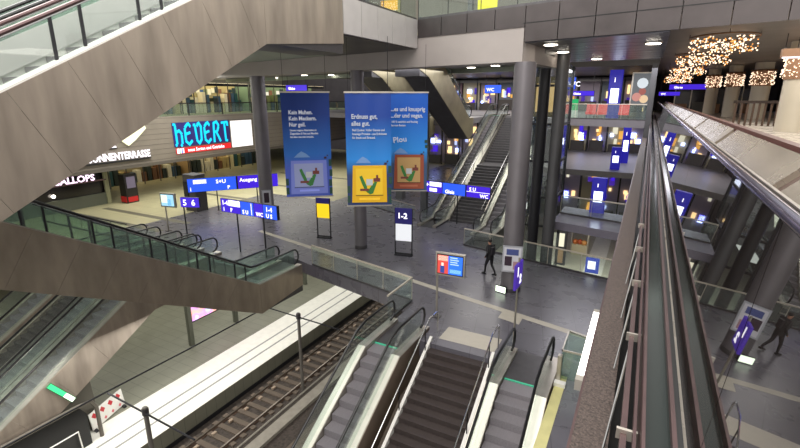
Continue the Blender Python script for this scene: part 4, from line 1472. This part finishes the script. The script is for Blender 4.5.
t = thing('gallery_edge', 'dark glassy ledge with thin brown strips at the foot of the leaning glass', 'ledge', (.2, 10, 6.55))
MB().box(.155, .17, -3, 50, 6.4, 6.66).build('outer_lip', PINKM, t)
MB().box(.17, .28, -3, 50, 6.56, 6.62).build('ledge_glass', P('ledge_dark', (40, 48, 46), .12, .2), t)
MB().box(.28, .30, -3, 50, 6.58, 6.67).build('strip', PINKM, t)
MB().box(.30, .335, -3, 50, 6.5, 6.62).build('gutter', BLACK, t)
t = thing('leaning_glass_railing', 'outward leaning smoked glass balustrade with polished handrail, right side', 'railing', (.4, 10, 6.6))
for k in range(14):
    y0 = -1.6 + k * 3.6
    xa = lambda z: .5 + .1 * (z - 8.2)
    mb = MB()
    y1 = y0 + 3.592
    mb.add([(xa(6.64), y0, 6.64), (xa(6.64), y1, 6.64), (xa(7.78), y1, 7.78), (xa(7.78), y0, 7.78),
            (xa(6.64) + .012, y0, 6.64), (xa(6.64) + .012, y1, 6.64), (xa(7.78) + .012, y1, 7.78), (xa(7.78) + .012, y0, 7.78)],
           [(0, 1, 2, 3), (7, 6, 5, 4), (0, 4, 5, 1), (1, 5, 6, 2), (2, 6, 7, 3), (3, 7, 4, 0)])
    mb.build('glass_panel', GLD, t)
MB().tube([(.475, -2, 7.80), (.475, 50, 7.80)], .026, 10).build('handrail', P('handrail_polished', (120, 112, 140), .15, .9), t, smooth=True)
MB().box(.485, .53, -2, 50, 7.75, 7.79).build('handrail_back', P('handrail_dark', (46, 36, 38), .35), t)
MB().box(.535, .55, -2, 50, 7.755, 7.80).build('handrail_trim', STEEL_L, t)
# sloping steel bench panels inside the gallery
t = thing('sloping_ledge', 'row of shiny beige sloping panels with dark joints behind the handrail', 'ledge', (.9, 12, 6.6))
yy = .4
while yy < 46:
    MB().add([(.80, yy + .12, 7.56), (.80, yy + 3.45, 7.56), (1.03, yy + 3.45, 7.79), (1.03, yy + .12, 7.79), (.80, yy + .12, 7.50), (.80, yy + 3.45, 7.50), (1.03, yy + 3.45, 7.73), (1.03, yy + .12, 7.73)],
             [(0, 1, 2, 3), (7, 6, 5, 4), (0, 4, 5, 1), (1, 5, 6, 2), (2, 6, 7, 3), (3, 7, 4, 0)]).build('sloping_panel', BENCH, t)
    yy += 3.58
MB().box(.76, 1.06, -2, 46, 6.6, 7.49).build('dark_backing', P('backing_dark', (66, 56, 54), .4), t)  # dark box added under the panels to stand for the dark void
MB().prism_x([(0, 0), (1, 0), (1, 1)], 0, .001) if False else None
MB().add([(.79, -2, 7.49), (.79, 46, 7.49), (1.04, 46, 7.74), (1.04, -2, 7.74), (1.04, 46, 7.49), (1.04, -2, 7.49)], [(0, 1, 2, 3), (0, 5, 4, 1), (3, 2, 4, 5), (0, 3, 5), (1, 4, 2)]).build('joint_backing', P('joint_brown', (70, 48, 44), .4), t)
MB().box(1.04, 1.12, -2, 46, 7.72, 7.83).build('top_rail', P('rail_redbrown', (96, 62, 56), .35), t)


def gcol(lab, x, y, r):
    t = thing('gallery_column', lab, 'column', (x, y, 6.58))
    MB().tube([(0, 0, 0), (0, 0, 4.12)], r, 28).build('shaft', P('white_column', (214, 206, 188), .45, 0, .04, 1), t, smooth=True, world=False)
    rn = random.Random(int(x * 10 + y))
    mb = MB()
    for k in range(260):
        a = rn.random() * 2 * PI
        rr = r + .05 + rn.random() * .12
        mb.ball((rr * math.cos(a), rr * math.sin(a), 2.5 + rn.random() * .95), .03)
    o = mb.build('fairy_lights', FAIRY, t, world=False)
    o['kind'] = 'stuff'
    MB().tube([(0, 0, 2.42), (0, 0, 3.5)], r + .05, 24).build('light_net', P('net_brown', (150, 116, 90), .6), t, world=False)
    MB().tube([(0, 0, 3.5), (0, 0, 3.6)], r + .2, 24).build('light_ring', P('ring_brown', (120, 84, 54), .5), t, world=False)


gcol('nearest white gallery column wrapped in fairy lights, right edge', 6.1, 29.0, .62)
gcol('second white gallery column wrapped in fairy lights', 7.2, 45.0, .6)
gcol('third white gallery column wrapped in fairy lights', 5.9, 48.5, .5)
gcol('fourth, farthest white gallery column wrapped in fairy lights', 4.9, 53.5, .5)

# fairy light garlands on the gallery ceiling
for k, (x0, x1, y, zc, n, lab) in enumerate(((1.1, 3.5, 24.0, 10.3, 240, 'nearest and largest hanging cluster of fairy lights under the gallery ceiling'),
                                            (.9, 3.7, 33.0, 10.3, 230, 'second hanging cluster of fairy lights'),
                                            (.9, 3.3, 42.0, 10.1, 200, 'third hanging cluster of fairy lights'),
                                            (.8, 3.1, 51.0, 9.8, 160, 'farthest hanging cluster of fairy lights'))):
    t = thing('light_garland', lab, 'lamp', ((x0 + x1) / 2, y, zc))
    rn = random.Random(40 + k)
    mb, mb2 = MB(), MB()
    cx = (x0 + x1) / 2
    for q in range(n):
        a = rn.random() * 2 * PI
        rr = math.sqrt(rn.random())
        (mb if q % 3 else mb2).ball((cx + rr * math.cos(a) * (x1 - x0) / 2, y + rr * math.sin(a) * 1.6, zc + .22 - rn.random() * .55), .022 + .018 * rn.random() * (1 + k * .3))
    o = mb.build('bulbs', FAIRY, t)
    o['kind'] = 'stuff'
    o = mb2.build('amber_bulbs', EM('fairy_amber', (240, 160, 80), 1.5), t)
    o['kind'] = 'stuff'
    ring = [(cx + math.cos(a * PI / 12) * (x1 - x0) / 2, y + math.sin(a * PI / 12) * 1.6, zc + .25) for a in range(25)]
    MB().tube(ring, .03, 6).build('carrier_ring', P('ring_brown', (120, 84, 54), .5), t)
    for a in (0, 6, 12, 18):
        p = ring[a]
        MB().tube([p, (p[0], p[1], 10.7)], .01, 5).build('hanger', DARK, t)
t = thing('speaker_box', 'small white-edged box hanging from the gallery ceiling', 'lamp', (4.8, 25, 9.9))
MB().box(4.5, 5.1, 25, 25.4, 9.75, 10.1).build('body', P('net_brown', (150, 116, 90), .6), t)
MB().box(4.5, 5.1, 24.97, 25, 9.72, 9.78).build('lit_edge', SIGNW, t)
for u in (4.6, 5.0):
    MB().tube([(u, 25.2, 10.1), (u, 25.2, 10.7)], .015, 5).build('hanger', DARK, t)

# gallery shops
rn = random.Random(5)
ords = ['nearest', 'second nearest', 'third nearest', 'fourth nearest', 'fifth nearest', 'sixth nearest', 'farthest']
for i in range(7):
    y0 = 24 + i * 6
    t = thing('gallery_shop', 'gallery shop front on the right wall, %s of seven' % ords[i], 'shop', (12.5, y0 + 3, 6.58))
    MB().box(12.6, 12.8, y0, y0 + 5.9, 6.58, 10.6).build('back_wall', P('gshop_%d' % (i % 3), [(60, 56, 62), (90, 84, 80), (52, 60, 60)][i % 3], .5), t)
    for j in range(4):
        MB().box(12.45, 12.6, y0 + j * 1.48, y0 + j * 1.48 + .1, 6.58, 9.6).build('frame', STEEL_L, t)
        MB().box(12.5, 12.6, y0 + j * 1.48 + .2, y0 + j * 1.48 + 1.2, 6.8 + rn.random(), 9.0).build('display', rn.choice([WARM, P('gd_dark', (40, 44, 52), .3), P('gd_wood', (120, 90, 60), .5), EM('cool_panel', (190, 205, 255), 1.1)]), t)
m = MB()
m.box(12.9, 13.2, -4, 70, 6.58, 10.6)
structure('wall_gallery', m, P('gallery_wall', (120, 112, 104), .6))
t = thing('planter_screen', 'dark slatted wooden screen beside the nearest gallery column', 'screen', (5.3, 33, 6.58))
for j in range(9):
    MB().box(4.4 + j * .28, 4.5 + j * .28, 34, 34.1, 6.58, 7.9).build('slat', P('slat_brown', (84, 64, 50), .6), t)
MB().box(4.3, 6.9, 33.95, 34.15, 7.85, 8.0).build('cap', P('slat_dark', (50, 36, 30), .6), t)
# dark bays at the end of the gallery
for i in range(5):
    x = 2.2 + i * 1.5
    t = thing('glazed_bay', 'dark glazed bay across the end of the right gallery, %s from the left' % ['first', 'second', 'third', 'fourth', 'fifth'][i], 'shop', (x, 60, 6.58))
    MB().box(x, x + 1.4, 60, 60.2, 6.58, 9.0).build('glazing', P('bay_glass', (40, 38, 46), .2), t)
    MB().box(x - .06, x + .04, 59.9, 60.1, 6.58, 9.4).build('mullion', STEEL_L, t)
    MB().box(x + .2, x + 1.2, 59.9, 60, 6.58, 7.5 + .2 * (i % 2)).build('counter', P('bay_counter_%d' % (i % 2), [(150, 110, 80), (100, 100, 96)][i % 2], .5), t)

# top deck items above the bridge
for (x, y, z, wd, h, mt, lab) in ((-7.58, 22, 12.0, .9, 1.0, EM('yellow_board', (250, 240, 20), 1.0), 'bright yellow board on the upper deck, top edge of the picture'), (-12.4, 21.5, 12.3, .9, .45, EM('orange_board', (230, 160, 40), .9), 'orange board on the upper deck above the white fascia')):
    t = thing('notice_board', lab, 'sign', (x, y, 11.4))
    MB().box(x, x + wd, y, y + .08, z, z + h).build('board', mt, t)
    for u in (.05, wd - .05):
        MB().tube([(x + u, y + .1, 11.4), (x + u, y + .1, z + h)], .03, 6).build('post', DARK, t)
for i, x in enumerate((-20, -15, -8.8, -3)):
    o = MB().box(x, x + .25, 24, 24.25, 11.4, 16).build('square_column', COLD)
    tag(o, 'dark thin column on the upper deck, %s from the left' % ['first', 'second', 'third', 'fourth'][i], 'column')


# ------------------------------------------------------------------ the walking person
def person():
    t = thing('person', 'person in dark jacket and trousers walking across the concourse', 'person', (-5.84, 20.2, 0), math.radians(150))
    J = {'pelvis': (0, 0, .95), 'belly': (0, 0, 1.1), 'chest': (.03, 0, 1.33), 'neck': (.05, 0, 1.5), 'head': (.07, 0, 1.62), 'crown': (.07, 0, 1.73),
         'hipL': (0, .1, .9), 'kneeL': (.16, .1, .5), 'ankL': (.2, .1, .09), 'toeL': (.36, .1, .04),
         'hipR': (0, -.1, .9), 'kneeR': (-.04, -.1, .5), 'ankR': (-.3, -.1, .17), 'toeR': (-.2, -.1, .04),
         'shL': (.03, .19, 1.43), 'elL': (-.1, .25, 1.16), 'wrL': (.06, .24, .95), 'haL': (.1, .23, .88),
         'shR': (.03, -.19, 1.43), 'elR': (.04, -.25, 1.14), 'wrR': (.24, -.22, 1.0), 'haR': (.3, -.21, .95)}
    R = {'pelvis': .15, 'belly': .14, 'chest': .16, 'neck': .06, 'head': .095, 'crown': .07, 'hipL': .1, 'hipR': .1, 'kneeL': .065, 'kneeR': .065, 'ankL': .045, 'ankR': .045, 'toeL': .04, 'toeR': .04, 'shL': .08, 'shR': .08, 'elL': .055, 'elR': .055, 'wrL': .035, 'wrR': .035, 'haL': .035, 'haR': .035}
    E_ = [('pelvis', 'belly'), ('belly', 'chest'), ('chest', 'neck'), ('neck', 'head'), ('head', 'crown'), ('pelvis', 'hipL'), ('hipL', 'kneeL'), ('kneeL', 'ankL'), ('ankL', 'toeL'), ('pelvis', 'hipR'), ('hipR', 'kneeR'), ('kneeR', 'ankR'), ('ankR', 'toeR'), ('chest', 'shL'), ('shL', 'elL'), ('elL', 'wrL'), ('wrL', 'haL'), ('chest', 'shR'), ('shR', 'elR'), ('elR', 'wrR'), ('wrR', 'haR')]
    names = list(J)
    me = bpy.data.meshes.new('body')
    me.from_pydata([J[n] for n in names], [(names.index(a), names.index(b)) for a, b in E_], [])
    o = bpy.data.objects.new('body', me)
    COL.objects.link(o)
    md = o.modifiers.new('skin', 'SKIN')
    for i, n in enumerate(names):
        me.skin_vertices[0].data[i].radius = (R[n], R[n])
        me.skin_vertices[0].data[i].use_root = (n == 'pelvis')
    sb = o.modifiers.new('sub', 'SUBSURF')
    sb.levels = 2
    sb.render_levels = 2
    dg = bpy.context.evaluated_depsgraph_get()
    me2 = bpy.data.meshes.new_from_object(o.evaluated_get(dg))
    bpy.data.objects.remove(o)
    b = bpy.data.objects.new('body', me2)
    COL.objects.link(b)
    b.parent = t
    me2.materials.clear()
    me2.materials.append(P('dark_clothes', (22, 21, 26), .7, 0, .2, 12))
    me2.materials.append(P('skin', (176, 130, 108), .5))
    for p in me2.polygons:
        p.use_smooth = True
        c = p.center
        if (c.z > 1.52) or (c.z < 1.0 and abs(c.y) > .19 and c.z > .8 and c.x > .05):
            p.material_index = 1
    # hair
    mb = MB()
    for k in range(1):
        mb.ball((.05, 0, 1.69), .115)
    h = mb.build('hair', P('hair_dark', (24, 18, 16), .6), t, world=False)
    h.modifiers.new('s', 'SUBSURF').render_levels = 2
    # jacket
    mb = MB()
    rings = []
    for (z, rx, ry, cx) in ((.82, .16, .2, 0), (1.0, .15, .19, 0), (1.2, .15, .2, .01), (1.4, .15, .22, .03), (1.5, .09, .12, .04)):
        rings.append([(cx + rx * math.cos(a * PI / 8), ry * math.sin(a * PI / 8), z) for a in range(16)])
    vs = [q for r_ in rings for q in r_]
    fs = [(i * 16 + k, i * 16 + (k + 1) % 16, (i + 1) * 16 + (k + 1) % 16, (i + 1) * 16 + k) for i in range(4) for k in range(16)]
    mb.add(vs, fs)
    mb.build('jacket', P('jacket_black', (16, 16, 20), .6), t, smooth=True, world=False)
    for s_ in ('L', 'R'):
        x, y, z = J['ank' + s_]
        MB().tube([(x - .06, y, .05 if s_ == 'L' else .1), (x + .05, y, .06 if s_ == 'L' else .09), (x + .2, y, .04)], [.045, .055, .035], 8).build('shoe', BLACK, t, smooth=True, world=False)
    mb = MB()
    mb.box(-.22, -.12, -.12, .12, 1.08, 1.45, bev=.03)
    mb.build('backpack', P('bag_dark', (36, 34, 40), .6), t, world=False)


person()
